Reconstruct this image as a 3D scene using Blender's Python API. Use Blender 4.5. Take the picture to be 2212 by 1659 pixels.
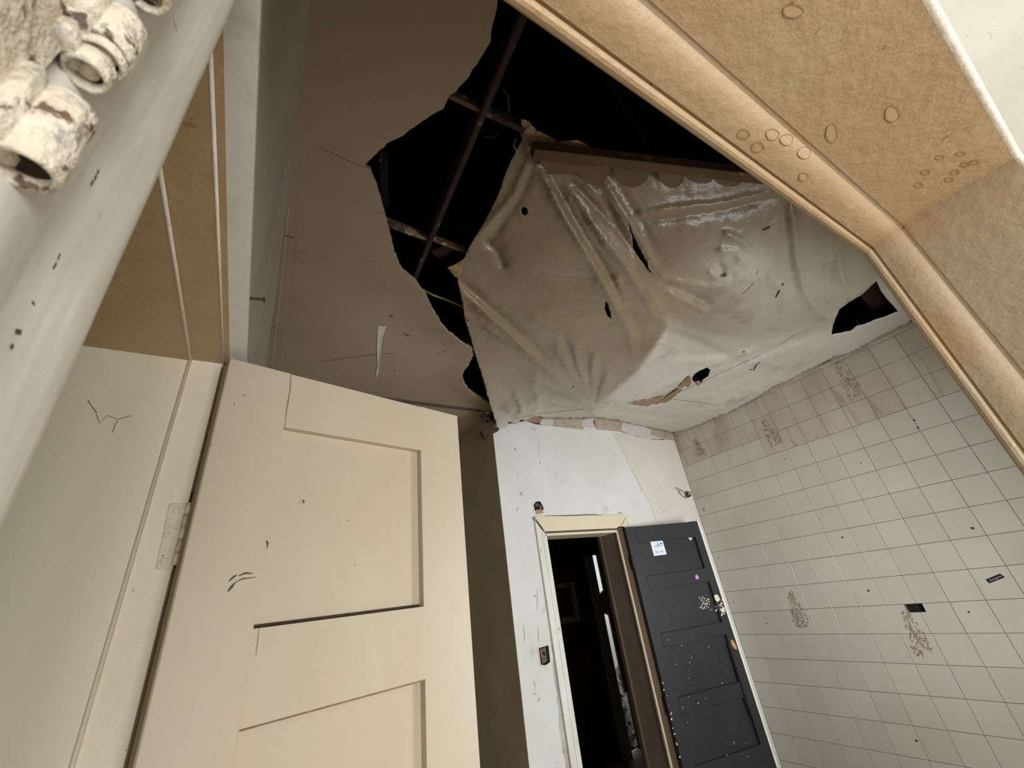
import bpy, bmesh, math, random
import numpy as np
from mathutils import Vector, Matrix, noise
from mathutils.geometry import delaunay_2d_cdt

random.seed(7)
for o in list(bpy.data.objects):
    bpy.data.objects.remove(o)
SC = bpy.context.scene
COL = SC.collection

# ---------------------------------------------------------------- camera
CAMZ = 1.65
F = 875.65                       # focal length in pixels of the 2212x1659 frame
RM = np.array([[0.85677733, -0.50083055, -0.1228876],
               [0.14259064, 0.4590879, -0.87687297],
               [0.49558098, 0.73376226, 0.46474985]])   # rows: image right, image down, forward
cam = bpy.data.cameras.new('camera')
cam.sensor_width = 36.0
cam.lens = F / 2212 * 36.0
cam.clip_start = 0.01
cam.dof.use_dof = True
cam.dof.focus_distance = 2.3
cam.dof.aperture_fstop = 18.0
camo = bpy.data.objects.new('camera', cam)
mw = Matrix.Identity(4)
for i in range(3):
    mw[i][0] = RM[0][i]
    mw[i][1] = -RM[1][i]
    mw[i][2] = -RM[2][i]
mw[2][3] = CAMZ
camo.matrix_world = mw
COL.objects.link(camo)
SC.camera = camo

# ---------------------------------------------------------------- world, lights, exposure
world = bpy.data.worlds.new('world')
SC.world = world
world.use_nodes = True
world.node_tree.nodes['Background'].inputs[0].default_value = (0.75, 0.85, 1.0, 1)
world.node_tree.nodes['Background'].inputs[1].default_value = 1.0
SC.view_settings.view_transform = 'Standard'
SC.view_settings.look = 'None'
SC.view_settings.gamma = 1.0
SC.view_settings.use_curve_mapping = False
SC.view_settings.exposure = 0.0


def area(name, loc, target, sx, sy, power, col):
    l = bpy.data.lights.new(name, 'AREA')
    l.shape = 'RECTANGLE'
    l.size, l.size_y, l.energy, l.color = sx, sy, power, col
    o = bpy.data.objects.new(name, l)
    o.location = loc
    d = Vector(target) - Vector(loc)
    o.rotation_euler = d.to_track_quat('-Z', 'Y').to_euler()
    COL.objects.link(o)
    return o


# daylight in the hall and kitchen windows; far lamp is added, no window there
area('hall_window_daylight', (0.40, -2.96, 1.02), (0.40, 0, 1.02), 2.6, 1.7, 126, (1.0, 0.985, 0.96))
area('kitchen_window_daylight', (2.05, -0.03, 1.5), (2.05, 2, 1.5), 0.95, 1.05, 41, (0.93, 0.97, 1.0))
area('far_added_daylight', (6.15, 5.1, 1.7), (5.0, 5.2, 1.5), 0.9, 1.2, 60, (0.9, 0.96, 1.0))

# ---------------------------------------------------------------- pixel <-> place helpers (surveying only)
def ray(x, y):
    v = np.array([(x - 1106) / F, (y - 829.5) / F, 1.0])
    return RM.T @ v
def onz(x, y, h):
    r = ray(x, y); p = r * (h / r[2]); return Vector((p[0], p[1], p[2] + CAMZ))
def onx(x, y, X):
    r = ray(x, y); p = r * (X / r[0]); return Vector((p[0], p[1], p[2] + CAMZ))
def ony(x, y, Y):
    r = ray(x, y); p = r * (Y / r[1]); return Vector((p[0], p[1], p[2] + CAMZ))

# main dimensions (metres)
HC = 1.224                 # ceiling above the lens
ZC = CAMZ + HC             # ceiling height 2.874
XL = -0.0588               # left wall face
XR = 3.372                 # tiled wall face
YB = 2.344                 # white back wall face
X1 = 1.366                 # left end of the white wall
ZS = 2.103                 # head of both doorways
XJ = 0.839                 # right jamb of the near doorway
YJ = 0.816                 # far jamb of the left doorway

# ---------------------------------------------------------------- materials
def lin(c):
    return tuple(((v / 255) / 12.92 if v / 255 <= 0.04045 else ((v / 255 + 0.055) / 1.055) ** 2.4) for v in c) + (1,)


MATS = {}


def M(name, c1, c2=None, scale=3.0, rough=0.6, bump=0.1, bscale=70.0, spec=0.3, spots=(), stretch=(1, 1, 1),
      sharp=0.25, attr=None, cattr=None, rnd=0.0, bump2=None, metal=0.0):
    """painted surface: two tones by noise, spots = (colour, scale, threshold, softness, stretch, amount)"""
    m = bpy.data.materials.new(name)
    m.use_nodes = True
    nt = m.node_tree
    N, L = nt.nodes, nt.links
    bs = N['Principled BSDF']
    bs.inputs['Roughness'].default_value = rough
    bs.inputs['Specular IOR Level'].default_value = spec
    bs.inputs['Metallic'].default_value = metal
    geo = N.new('ShaderNodeNewGeometry')

    def coords(st):
        mp = N.new('ShaderNodeMapping')
        mp.inputs['Scale'].default_value = st
        L.new(geo.outputs['Position'], mp.inputs[0])
        return mp.outputs[0]

    def noisy(sc, st=(1, 1, 1), detail=6, r=0.6):
        n = N.new('ShaderNodeTexNoise')
        n.inputs['Scale'].default_value = sc
        n.inputs['Detail'].default_value = detail
        n.inputs['Roughness'].default_value = r
        L.new(coords(st), n.inputs['Vector'])
        return n.outputs['Fac']

    def step(fac, a, b):
        mr = N.new('ShaderNodeMapRange')
        mr.inputs[1].default_value = a
        mr.inputs[2].default_value = b
        L.new(fac, mr.inputs[0])
        return mr.outputs[0]

    def mix(fac, a, b):
        mx = N.new('ShaderNodeMix')
        mx.data_type = 'RGBA'
        L.new(fac, mx.inputs[0])
        if hasattr(a, 'is_output'):
            L.new(a, mx.inputs[6])
        else:
            mx.inputs[6].default_value = a
        if hasattr(b, 'is_output'):
            L.new(b, mx.inputs[7])
        else:
            mx.inputs[7].default_value = b
        return mx.outputs[2]
    if c2 is None:
        c2 = c1
    col = mix(step(noisy(scale, stretch), 0.5 - sharp, 0.5 + sharp), lin(c1), lin(c2))
    if cattr:
        at = N.new('ShaderNodeAttribute')
        at.attribute_name = cattr[0]
        col = mix(at.outputs['Fac'], col, lin(cattr[1]))
    for (sc_, s_scale, thr, soft, st, amt) in spots:
        f = step(noisy(s_scale, st, 5), thr, thr + soft)
        mu = N.new('ShaderNodeMath')
        mu.operation = 'MULTIPLY'
        mu.inputs[1].default_value = amt
        L.new(f, mu.inputs[0])
        col = mix(mu.outputs[0], col, lin(sc_))
    if rnd:
        oi = N.new('ShaderNodeObjectInfo')
        hs = N.new('ShaderNodeHueSaturation')
        mr = N.new('ShaderNodeMapRange')
        mr.inputs[3].default_value = 1 - rnd
        mr.inputs[4].default_value = 1 + rnd
        L.new(oi.outputs['Random'], mr.inputs[0])
        L.new(mr.outputs[0], hs.inputs['Value'])
        L.new(col, hs.inputs['Color'])
        col = hs.outputs[0]
    L.new(col, bs.inputs['Base Color'])
    if bump:
        b = N.new('ShaderNodeBump')
        b.inputs['Strength'].default_value = bump
        b.inputs['Distance'].default_value = 0.01
        L.new(noisy(bscale, stretch, 4), b.inputs['Height'])
        last = b
        if bump2:
            b2 = N.new('ShaderNodeBump')
            b2.inputs['Strength'].default_value = bump2[1]
            b2.inputs['Distance'].default_value = 0.03
            L.new(noisy(bump2[0], bump2[2] if len(bump2) > 2 else (1, 1, 1), 3), b2.inputs['Height'])
            L.new(b.outputs[0], b2.inputs['Normal'])
            last = b2
        L.new(last.outputs[0], bs.inputs['Normal'])
    MATS[name] = m
    return m


DARKSPECK = ((70, 58, 45), 130, 0.70, 0.03, (1, 1, 1), 0.8)
M('white_plaster', (222, 224, 220), (208, 205, 198), 2.2, 0.75, 0.12, 40, spots=[((150, 145, 138), 9, 0.62, 0.1, (1, 1, .6), .35), ((95, 88, 80), 60, 0.73, 0.03, (1, 1, .5), .7)])
M('ceiling_paint', (166, 149, 127), (154, 137, 115), 2.0, 0.8, 0.06, 60, spots=[((160, 135, 105), 5, 0.6, 0.15, (1, 1, 1), .3)])
M('left_wall_paint', (156, 148, 131), (141, 132, 115), 6, 0.7, 0.15, 45, stretch=(1, 1, .3))
M('corridor_paint', (188, 174, 148), (166, 152, 126), 3, 0.75, 0.1, 45, spots=[((90, 78, 60), 30, 0.7, 0.05, (1, 1, .4), .6)])
M('hall_plaster', (226, 226, 218), (212, 208, 198), 3, 0.8, 0.3, 25, spots=[((170, 165, 155), 18, 0.66, 0.05, (1, 3, 1), .5)])
M('bright_white_paint', (246, 245, 241), (206, 202, 195), 30, 0.45, 0.15, 25, spec=.4, stretch=(1, 1, .15), spots=[((150, 140, 128), 45, 0.72, 0.04, (1, 1, .4), .6)])
M('arris_white', (240, 238, 230), (225, 215, 200), 20, 0.5, 0.3, 60)
M('tan_gloss_paint', (184, 162, 131), (172, 146, 111), 4.5, 0.42, 0.25, 55, spec=.4, spots=[((176, 136, 92), 7, 0.60, 0.10, (1, 1, 1), .4), ((105, 78, 52), 75, 0.69, 0.03, (1.3, .35, 1), .75), ((206, 184, 150), 14, 0.66, 0.03, (1, 1, 1), .4)])
M('tan_jamb_paint', (194, 179, 157), (182, 161, 133), 3.0, 0.42, 0.25, 55, spec=.4, spots=[((188, 146, 96), 5, 0.57, 0.10, (1, 1, .5), .5), ((110, 84, 58), 70, 0.71, 0.03, (1, 1, 1), .7)])
M('brown_soffit_paint', (186, 163, 129), (168, 141, 105), 5, 0.45, 0.2, 50, spots=[((150, 104, 58), 14, 0.60, 0.12, (1, .4, 1), .35), ((120, 88, 60), 40, 0.70, 0.03, (1, 1, 1), .5)])
M('jamb_grey_cream', (234, 227, 206), (222, 214, 192), 3, 0.42, 0.04, 60, spec=.4, stretch=(1, 1, .4), spots=[((120, 108, 90), 80, 0.74, 0.03, (1, 1, .6), .6)])
M('jamb_cream', (234, 226, 206), (222, 212, 190), 5, 0.40, 0.12, 60, spec=.4, spots=[((70, 58, 48), 130, 0.70, 0.03, (1, 1, .7), .8)])
M('cream_door_paint', (184, 175, 156), (170, 156, 134), 2.4, 0.42, 0.03, 120, spec=.4, stretch=(1, 1, .35), spots=[((190, 158, 118), 4, 0.6, 0.15, (1, 1, .3), .35), ((80, 66, 52), 85, 0.755, 0.02, (1, 1, .7), .8)])
M('cream_door_edge', (150, 124, 82), (128, 104, 70), 9, 0.5, 0.2, 60, stretch=(1, 1, .2), spots=[((60, 45, 30), 60, 0.66, 0.05, (1, 1, .5), .7)])
M('ceramic_tile', (188, 181, 170), (179, 171, 158), 2.5, 0.30, 0.03, 30, spec=.45, rnd=0.035, spots=[((96, 84, 70), 70, 0.755, 0.02, (1, 1, 1), .75), ((180, 165, 142), 10, 0.6, 0.1, (1, 1, .3), .4)])
M('stained_tile', (172, 158, 140), (186, 176, 160), 5, 0.42, 0.05, 30, spec=.4, rnd=0.04, sharp=.12, stretch=(1, 1, .35), spots=[((146, 122, 94), 8, 0.55, 0.12, (1, 1.6, .25), .6), ((96, 80, 62), 60, 0.74, 0.02, (1, 1, 1), .7)])
M('grout', (120, 106, 88), (98, 84, 68), 30, 0.9, 0.2, 90)
M('floral_print', (152, 133, 108), (128, 110, 88), 40, 0.4, 0, spots=[((120, 92, 72), 60, .6, .05, (1, 1, 1), .5)])
M('black_paint', (48, 49, 51), (38, 38, 40), 3, 0.42, 0.2, 60, spec=.4, stretch=(1, 1, .6), spots=[((150, 146, 138), 60, 0.755, 0.01, (1, 1, .6), .6), ((75, 74, 72), 14, 0.66, 0.1, (1, 1, .4), .4)])
M('groove_and_shade_dark', (10, 10, 10), (14, 13, 12), 10, 0.8, 0)
M('old_white_trim', (228, 227, 219), (206, 202, 190), 9, 0.55, 0.3, 40, stretch=(1, 1, .3), spots=[((120, 108, 92), 35, 0.66, 0.04, (1, 1, .5), .7)])
M('cream_casing', (226, 216, 192), (212, 200, 172), 6, 0.5, 0.2, 50, spots=[((140, 122, 96), 30, 0.68, 0.05, (1, 1, 1), .5)])
M('brown_frame', (100, 80, 62), (76, 60, 46), 7, 0.5, 0.3, 50, stretch=(1, 1, .2), spots=[((180, 150, 116), 30, 0.70, 0.04, (1, 1, .3), .6)])
M('grey_reveal', (140, 126, 112), (118, 106, 94), 4, 0.6, 0.15, 50, stretch=(1, 1, .4))
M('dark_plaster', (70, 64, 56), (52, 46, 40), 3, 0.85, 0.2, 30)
M('grey_wood', (176, 170, 160), (140, 134, 124), 6, 0.7, 0.3, 40, stretch=(1, 1, .2), spots=[((28, 22, 18), 16, 0.62, 0.03, (1, 1, .6), .95)])
M('rubble', (150, 144, 136), (88, 82, 76), 9, 0.95, 0.6, 40)
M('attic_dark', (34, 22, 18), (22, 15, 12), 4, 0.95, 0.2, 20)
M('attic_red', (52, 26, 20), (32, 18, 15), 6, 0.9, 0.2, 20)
M('attic_wood', (66, 46, 38), (36, 25, 21), 9, 0.85, 0.5, 60, stretch=(1, .25, 1), spots=[((140, 114, 92), 30, 0.62, 0.05, (1, .5, 1), .6)])
M('lath_wood', (112, 88, 70), (62, 45, 36), 9, 0.85, 0.5, 60, stretch=(.3, 1, 1), spots=[((196, 172, 148), 18, 0.56, 0.06, (1, 1, 1), .6)])
M('stained_timber', (104, 76, 48), (70, 50, 32), 6, 0.7, 0.35, 60, stretch=(.3, 1, 1), spots=[((160, 128, 104), 14, 0.6, 0.06, (1, 1, 1), .5)])
M('scallop_wood', (112, 89, 66), (90, 70, 52), 12, 0.6, 0.2, 60, spots=[((96, 72, 58), 22, 0.6, 0.06, (1, 1, 1), .5)])
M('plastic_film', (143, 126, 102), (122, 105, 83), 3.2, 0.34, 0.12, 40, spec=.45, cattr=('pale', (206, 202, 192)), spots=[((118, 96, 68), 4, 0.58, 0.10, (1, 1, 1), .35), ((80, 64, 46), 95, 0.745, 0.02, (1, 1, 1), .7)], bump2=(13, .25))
M('torn_film', (160, 134, 98), (126, 102, 72), 14, 0.45, 0.3, 40, spots=[((110, 84, 56), 20, 0.6, 0.06, (1, 1, 1), .6)])
M('brick_clay', (186, 172, 156), (164, 148, 130), 20, 0.9, 0.4, 60, spots=[((120, 92, 74), 30, 0.62, 0.06, (1, 1, 1), .6)])
M('broken_clay', (172, 146, 124), (146, 120, 98), 30, 0.9, 0.5, 60)
M('plaster_lump', (208, 204, 198), (188, 182, 176), 15, 0.9, 0.5, 40)
M('rust_iron', (74, 46, 38), (52, 34, 30), 40, 0.7, 0.3, 90)
M('brown_bracket', (84, 58, 50), (64, 44, 38), 30, 0.5, 0.2, 60)
M('old_hinge_paint', (240, 235, 222), (218, 208, 188), 90, 0.5, 0.5, 160, spec=.4, spots=[((170, 165, 160), 120, 0.58, 0.06, (1, 1, 1), .6), ((92, 62, 40), 150, 0.595, 0.04, (1, 1, 1), .9)])
M('rust_hinge', (60, 44, 34), (40, 30, 24), 60, 0.7, 0.5, 90, spots=[((196, 186, 164), 80, 0.56, 0.05, (1, 1, 1), .8)])
M('hinge_cream', (222, 210, 186), (208, 196, 172), 60, 0.45, 0.3, 120, spots=[((90, 76, 62), 150, 0.68, 0.03, (1, 1, 1), .7)])
M('yellow_cable', (196, 176, 50), (170, 150, 40), 30, 0.4, 0)
M('grey_wire', (92, 92, 92), (70, 70, 72), 30, 0.5, 0)
M('pale_cable', (196, 186, 168), (120, 108, 92), 60, 0.5, 0.2)
M('black_void', (20, 16, 14), (34, 26, 22), 60, 0.9, 0.4, 90)
M('box_grey', (60, 62, 68), (96, 100, 108), 90, 0.7, 0.4, 90)
M('rusty_box', (70, 52, 42), (120, 108, 96), 70, 0.7, 0.5, 90)
M('paper_white', (226, 234, 244), (216, 224, 236), 30, 0.7, 0)
M('print_grey', (160, 166, 176), None, 30, 0.7, 0)
M('print_dark', (110, 114, 124), None, 30, 0.7, 0)
M('label_navy', (26, 24, 40), (18, 16, 26), 60, 0.35, 0)
M('label_script', (176, 172, 176), None, 30, 0.5, 0)
M('pale_chip', (226, 220, 208), (206, 196, 180), 60, 0.7, 0.2)
M('wood_chip', (206, 158, 118), (176, 124, 88), 60, 0.7, 0.3)
M('lilac', (204, 160, 214), (190, 140, 204), 90, 0.6, 0)
M('scuff', (70, 60, 52), (96, 86, 74), 90, 0.8, 0)
M('crack_and_shade_dark', (58, 46, 36), (80, 66, 52), 60, 0.9, 0)
M('crack_and_shade_brown', (112, 92, 72), (132, 112, 90), 60, 0.9, 0)
M('cobweb', (118, 106, 90), (138, 126, 108), 60, 0.9, 0)
M('window_white', (220, 220, 216), None, 5, 0.5, 0)
M('ring_stain', (150, 120, 82), (164, 134, 96), 60, 0.45, 0)
M('pale_stain', (190, 168, 137), (184, 160, 126), 60, 0.45, 0)
M('torn_board', (176, 158, 134), (130, 112, 92), 60, 0.95, 0.5, 90)
M('pink_plaster', (218, 213, 206), (206, 199, 190), 3, 0.8, 0.15, 40, spots=[((150, 138, 126), 40, 0.68, 0.05, (1, 1, 1), .5)])
M('worn_plaster', (196, 193, 186), (160, 155, 147), 14, 0.85, 0.4, 50, spots=[((96, 88, 80), 50, 0.66, 0.05, (1, 1, .5), .7)])
M('floor_tile', (196, 182, 162), (176, 160, 140), 3, 0.6, 0.1)

# ---------------------------------------------------------------- object helpers
def tag(o, label=None, cat=None, group=None, kind=None):
    if label: o['label'] = label
    if cat: o['category'] = cat
    if group: o['group'] = group
    if kind: o['kind'] = kind
    return o


def link(name, me, mat, parent=None):
    if mat and not me.materials:
        me.materials.append(MATS[mat])
    o = bpy.data.objects.new(name, me)
    COL.objects.link(o)
    if parent:
        o.parent = parent
        o.matrix_parent_inverse = parent.matrix_world.inverted()
    return o


def empty(name, loc):
    o = bpy.data.objects.new(name, None)
    o.location = loc
    o.empty_display_size = 0.05
    COL.objects.link(o)
    o.matrix_world = Matrix.Translation(Vector(loc))
    return o


class MB:
    def __init__(s):
        s.v, s.f = [], []

    def add(s, vs, fs):
        b = len(s.v)
        s.v += [tuple(v) for v in vs]
        s.f += [tuple(b + i for i in f) for f in fs]
        return s

    def box(s, x0, x1, y0, y1, z0, z1):
        return s.add([(x0, y0, z0), (x1, y0, z0), (x1, y1, z0), (x0, y1, z0), (x0, y0, z1), (x1, y0, z1), (x1, y1, z1), (x0, y1, z1)],
                     [(0, 3, 2, 1), (4, 5, 6, 7), (0, 1, 5, 4), (1, 2, 6, 5), (2, 3, 7, 6), (3, 0, 4, 7)])

    def prism(s, pts, vec):
        """closed 3-D polygon pushed along vec"""
        pts = [Vector(p) for p in pts]
        vec = Vector(vec)
        n = len(pts)
        nr = Vector((0, 0, 0))
        for i in range(n):
            nr += pts[i].cross(pts[(i + 1) % n])
        if nr.dot(vec) > 0:
            pts = pts[::-1]
        return s.add(pts + [p + vec for p in pts],
                     [tuple(range(n)), tuple(reversed(range(n, 2 * n)))] + [(i, i + n, (i + 1) % n + n, (i + 1) % n) for i in range(n)])

    def tube(s, path, r, n=8, cap=True):
        path = [Vector(p) for p in path]
        m = len(path)
        rs = r if isinstance(r, (list, tuple)) else [r] * m
        up = Vector((0.31, 0.2, 0.93))
        rings = []
        for i, p in enumerate(path):
            t = (path[min(i + 1, m - 1)] - path[max(i - 1, 0)]).normalized()
            a = t.cross(up)
            if a.length < 1e-3:
                a = t.cross(Vector((1, 0, 0)))
            a.normalize()
            b = t.cross(a)
            rings += [p + (a * math.cos(2 * math.pi * k / n) + b * math.sin(2 * math.pi * k / n)) * rs[i] for k in range(n)]
        fs = []
        for i in range(m - 1):
            for k in range(n):
                fs.append((i * n + k, i * n + (k + 1) % n, (i + 1) * n + (k + 1) % n, (i + 1) * n + k))
        if cap:
            fs.append(tuple(reversed(range(n))))
            fs.append(tuple(range((m - 1) * n, m * n)))
        return s.add(rings, fs)

    def ribbon(s, path, w, nrm, lift=0.0006):
        """thin flat strip lying on a surface with normal nrm"""
        nrm = Vector(nrm).normalized()
        path = [Vector(p) + nrm * lift for p in path]
        m = len(path)
        ws = w if isinstance(w, (list, tuple)) else [w] * m
        vs = []
        for i, p in enumerate(path):
            t = (path[min(i + 1, m - 1)] - path[max(i - 1, 0)]).normalized()
            a = nrm.cross(t).normalized() * ws[i] / 2
            vs += [p - a, p + a]
        return s.add(vs, [(2 * i, 2 * i + 2, 2 * i + 3, 2 * i + 1) for i in range(m - 1)])

    def build(s, name, mat, parent=None, bevel=0.0, smooth=False, seg=1, sharp=0):
        me = bpy.data.meshes.new(name)
        me.from_pydata(s.v, [], s.f)
        if bevel:
            bm = bmesh.new()
            bm.from_mesh(me)
            bmesh.ops.remove_doubles(bm, verts=bm.verts, dist=1e-6)
            bmesh.ops.recalc_face_normals(bm, faces=bm.faces)
            ed = [e for e in bm.edges if e.is_manifold and e.calc_face_angle(0) > 0.5]
            bmesh.ops.bevel(bm, geom=ed, offset=bevel, segments=seg, affect='EDGES', profile=0.5)
            bm.to_mesh(me)
            bm.free()
        me.update()
        if smooth:
            for p in me.polygons:
                p.use_smooth = True
            if sharp:
                me.set_sharp_from_angle(angle=sharp)
        return link(name, me, mat, parent)


def plank(name, mat, parent, a, b, w, h, wdir, bevel=0.002):
    """box bar from a to b, w along wdir, h along the third axis (upwards from the line)"""
    a, b = Vector(a), Vector(b)
    t = (b - a).normalized()
    wd = Vector(wdir)
    wd = (wd - t * wd.dot(t)).normalized() * (w / 2)
    hd = t.cross(wd).normalized()
    if hd.z < 0:
        hd = -hd
    hd *= h
    mb = MB().prism([a - wd, a + wd, a + wd + hd, a - wd + hd], b - a)
    return mb.build(name, mat, parent, bevel=bevel)


def rough_line(pts, step, amp, seed=0):
    out = []
    for i in range(len(pts) - 1):
        a, b = np.array(pts[i], float), np.array(pts[i + 1], float)
        n = max(1, int(np.linalg.norm(b - a) / step))
        for k in range(n):
            p = a + (b - a) * k / n
            if k:
                q = noise.noise_vector(Vector((p[0] * 37 + seed, p[1] * 37, seed * 3.1)))
                p = p + np.array([q.x, q.y]) * amp
            out.append(tuple(p))
    out.append(tuple(pts[-1]))
    return out


def inside(p, poly):
    x, y = p
    c = False
    j = len(poly) - 1
    for i in range(len(poly)):
        xi, yi = poly[i]
        xj, yj = poly[j]
        if (yi > y) != (yj > y) and x < (xj - xi) * (y - yi) / (yj - yi + 1e-12) + xi:
            c = not c
        j = i
    return c


def cdt(outer, holes, extra):
    """triangles inside outer and outside holes; extra = inner points"""
    vs, es, loops = [], [], []
    for lp in [outer] + holes:
        b = len(vs)
        vs += [Vector(p) for p in lp]
        es += [(b + i, b + (i + 1) % len(lp)) for i in range(len(lp))]
    vs += [Vector(p) for p in extra]
    r = delaunay_2d_cdt(vs, es, [], 0, 1e-7)
    V, T = r[0], r[2]
    T = [t for t in T if inside((sum(V[i][0] for i in t) / 3, sum(V[i][1] for i in t) / 3), outer)
         and not any(inside((sum(V[i][0] for i in t) / 3, sum(V[i][1] for i in t) / 3), h) for h in holes)]
    return [(v[0], v[1]) for v in V], [tuple(t) for t in T]


def text_mesh(txt, size, shear=0.0, extrude=0.0002):
    c = bpy.data.curves.new('lettering', 'FONT')
    c.body = txt
    c.size = size
    c.shear = shear
    c.extrude = extrude
    c.align_x = 'CENTER'
    c.align_y = 'CENTER'
    c.resolution_u = 2
    o = bpy.data.objects.new('lettering', c)
    COL.objects.link(o)
    dg = bpy.context.evaluated_depsgraph_get()
    me = bpy.data.meshes.new_from_object(o.evaluated_get(dg))
    bpy.data.objects.remove(o)
    bpy.data.curves.remove(c)
    return me

# ================================================================ THE SETTING
def struct(o, label, cat):
    return tag(o, label, cat, kind='structure')


# ---- floor
struct(MB().box(-2.4, 6.4, -3.2, 8.2, -0.1, 0.0).build('floor', 'floor_tile'), 'plain dull floor of the rooms, below the picture', 'floor')

# ---- near wall with the doorway the camera stands in; a window to the right of it
WY0, WY1 = -0.080, 0.092
mb = MB()
mb.box(-2.2, XL - 0.045, WY0, WY1 - 0.02, 0, ZC)          # left of the doorway
mb.box(XL - 0.045, XJ + 0.045, WY0, WY1, ZS + 0.045, ZC)  # above
mb.box(XJ + 0.045, 1.5, WY0, WY1, 0, ZC)
mb.box(1.5, 2.6, WY0, WY1, 0, 0.9)
mb.box(1.5, 2.6, WY0, WY1, 2.1, ZC)
mb.box(2.6, XR + 0.2, WY0, WY1, 0, ZC)
wall_front = struct(mb.build('wall_front', 'hall_plaster'), 'white plastered wall around the near tan doorway, at the upper right edge', 'wall')

wf = empty('window_1', (2.05, -0.02, 0.9))
struct(wf, 'white framed kitchen window beside the near doorway, out of the picture', 'window')
mb = MB().box(1.5, 1.55, -0.05, 0.0, .9, 2.1).box(2.55, 2.6, -0.05, 0.0, .9, 2.1).box(1.55, 2.55, -0.05, 0, .9, .95).box(1.55, 2.55, -0.05, 0, 2.05, 2.1)
mb.build('window_frame', 'window_white', wf, bevel=.004)

# ---- hall behind the camera
mb = MB()
mb.box(-2.2, -.95, -3.2, -3.0, 0, ZC).box(1.75, 3.57, -3.2, -3.0, 0, ZC).box(-.95, 1.75, -3.2, -3.0, 0, .12).box(-.95, 1.75, -3.2, -3.0, 1.95, ZC)
struct(mb.build('wall_hall_end', 'hall_plaster'), 'white hall wall with a tall window, behind the camera', 'wall')
struct(MB().box(-2.4, -2.2, -3.2, WY1, 0, ZC).build('wall_hall_left', 'hall_plaster'), 'white hall side wall, left behind the camera', 'wall')
struct(MB().box(3.372, 3.57, -3.2, WY0, 0, ZC).build('wall_hall_right', 'hall_plaster'), 'white hall side wall, right behind the camera', 'wall')
struct(MB().box(-2.4, 3.57, -3.2, WY0, ZC, ZC + .1).build('ceiling_hall', 'hall_plaster'), 'bright white hall ceiling in the upper right corner', 'ceiling')
wf = empty('window_2', (0.4, -3.0, .12))
struct(wf, 'white framed hall window behind the camera', 'window')
mb = MB().box(-.95, -.90, -3.06, -3.0, .12, 1.95).box(1.70, 1.75, -3.06, -3.0, .12, 1.95).box(-.90, 1.70, -3.06, -3, .12, .17).box(-.90, 1.70, -3.06, -3, 1.90, 1.95)
mb.build('window_frame', 'window_white', wf, bevel=.004)

# ---- left wall with its own doorway (opening y 0.172 .. 0.83), runs on into the corridor
WL = -0.38
mb = MB()
mb.box(WL, XL, YJ + 0.02, 4.6, 0, ZC)
mb.box(WL, XL, WY1, YJ + 0.02, ZS + 0.012, ZC)
mb.box(WL, XL - .004, WY1 - .02, 0.150, 0, ZS + 0.012)
wall_left = struct(mb.build('wall_left', 'left_wall_paint'), 'dull grey-beige wall strip above the left doorway, meeting the ceiling', 'wall')
# white plaster band around the arris of the opening, worn edge
up = [(XL + .0015, y, ZS + .012 + .004 + .0012 * noise.noise(Vector((y * 25, 1, 0)))) for y in np.linspace(.15, .9, 40)]
mb = MB()
for i in range(39):
    a, b = up[i], up[i + 1]
    mb.add([a, b, (XL + .0015, b[1], ZS + .010), (XL + .0015, a[1], ZS + .010)], [(0, 1, 2, 3)])
mb.box(-.0915, XL + .0015, .15, YJ + .02, ZS + .0080, ZS + .0119)
mb.build('white_reveal_edge', 'white_plaster', wall_left)

# room behind the left doorway (closed, dim)
struct(MB().box(-2.4, -2.2, WY1, 2.6, 0, ZC).box(-2.2, WL, 2.4, 2.6, 0, ZC).build('wall_side_room', 'hall_plaster'), 'wall of the room beyond the left doorway, hidden', 'wall')
struct(MB().box(-2.4, WL, WY1, 2.6, ZC, ZC + .1).build('ceiling_side_room', 'hall_plaster'), 'ceiling of the room beyond the left doorway, hidden', 'ceiling')

# ---- white back wall with the black door's opening
DX0, DX1, DZ = 1.680, 2.337, 2.003
plpx = [(1133, 909), (1164, 918), (1195, 920), (1255, 921.5), (1286, 923), (1332, 930), (1374, 944), (1407, 949), (1431, 951), (1452, 947)]
top = [(p.x, p.z) for p in (ony(x, y, YB) for x, y in plpx)]
top = rough_line([(X1 - .002, 2.742), (1.55, 2.80)] + top + [(XR, 2.83)], .02, .006, 3)
poly = [(X1 - .002, 0)] + top + [(XR, 0), (DX1, 0), (DX1, DZ), (DX0, DZ), (DX0, 0)]
mb = MB().prism([(x, YB, z) for x, z in poly], (0, .166, 0))
wall_back = struct(mb.build('wall_back', 'white_plaster'), 'white plastered wall with the black door, broken along its top edge', 'wall')
MB().box(X1 + .02, XR, YB + .03, YB + .16, 2.70, ZC + .02).build('wall_core', 'broken_clay', wall_back)
MB().box(X1 - .0025, X1 + .02, YB + .004, 4.6, 0, ZC).build('corridor_face', 'corridor_paint', wall_back)
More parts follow.
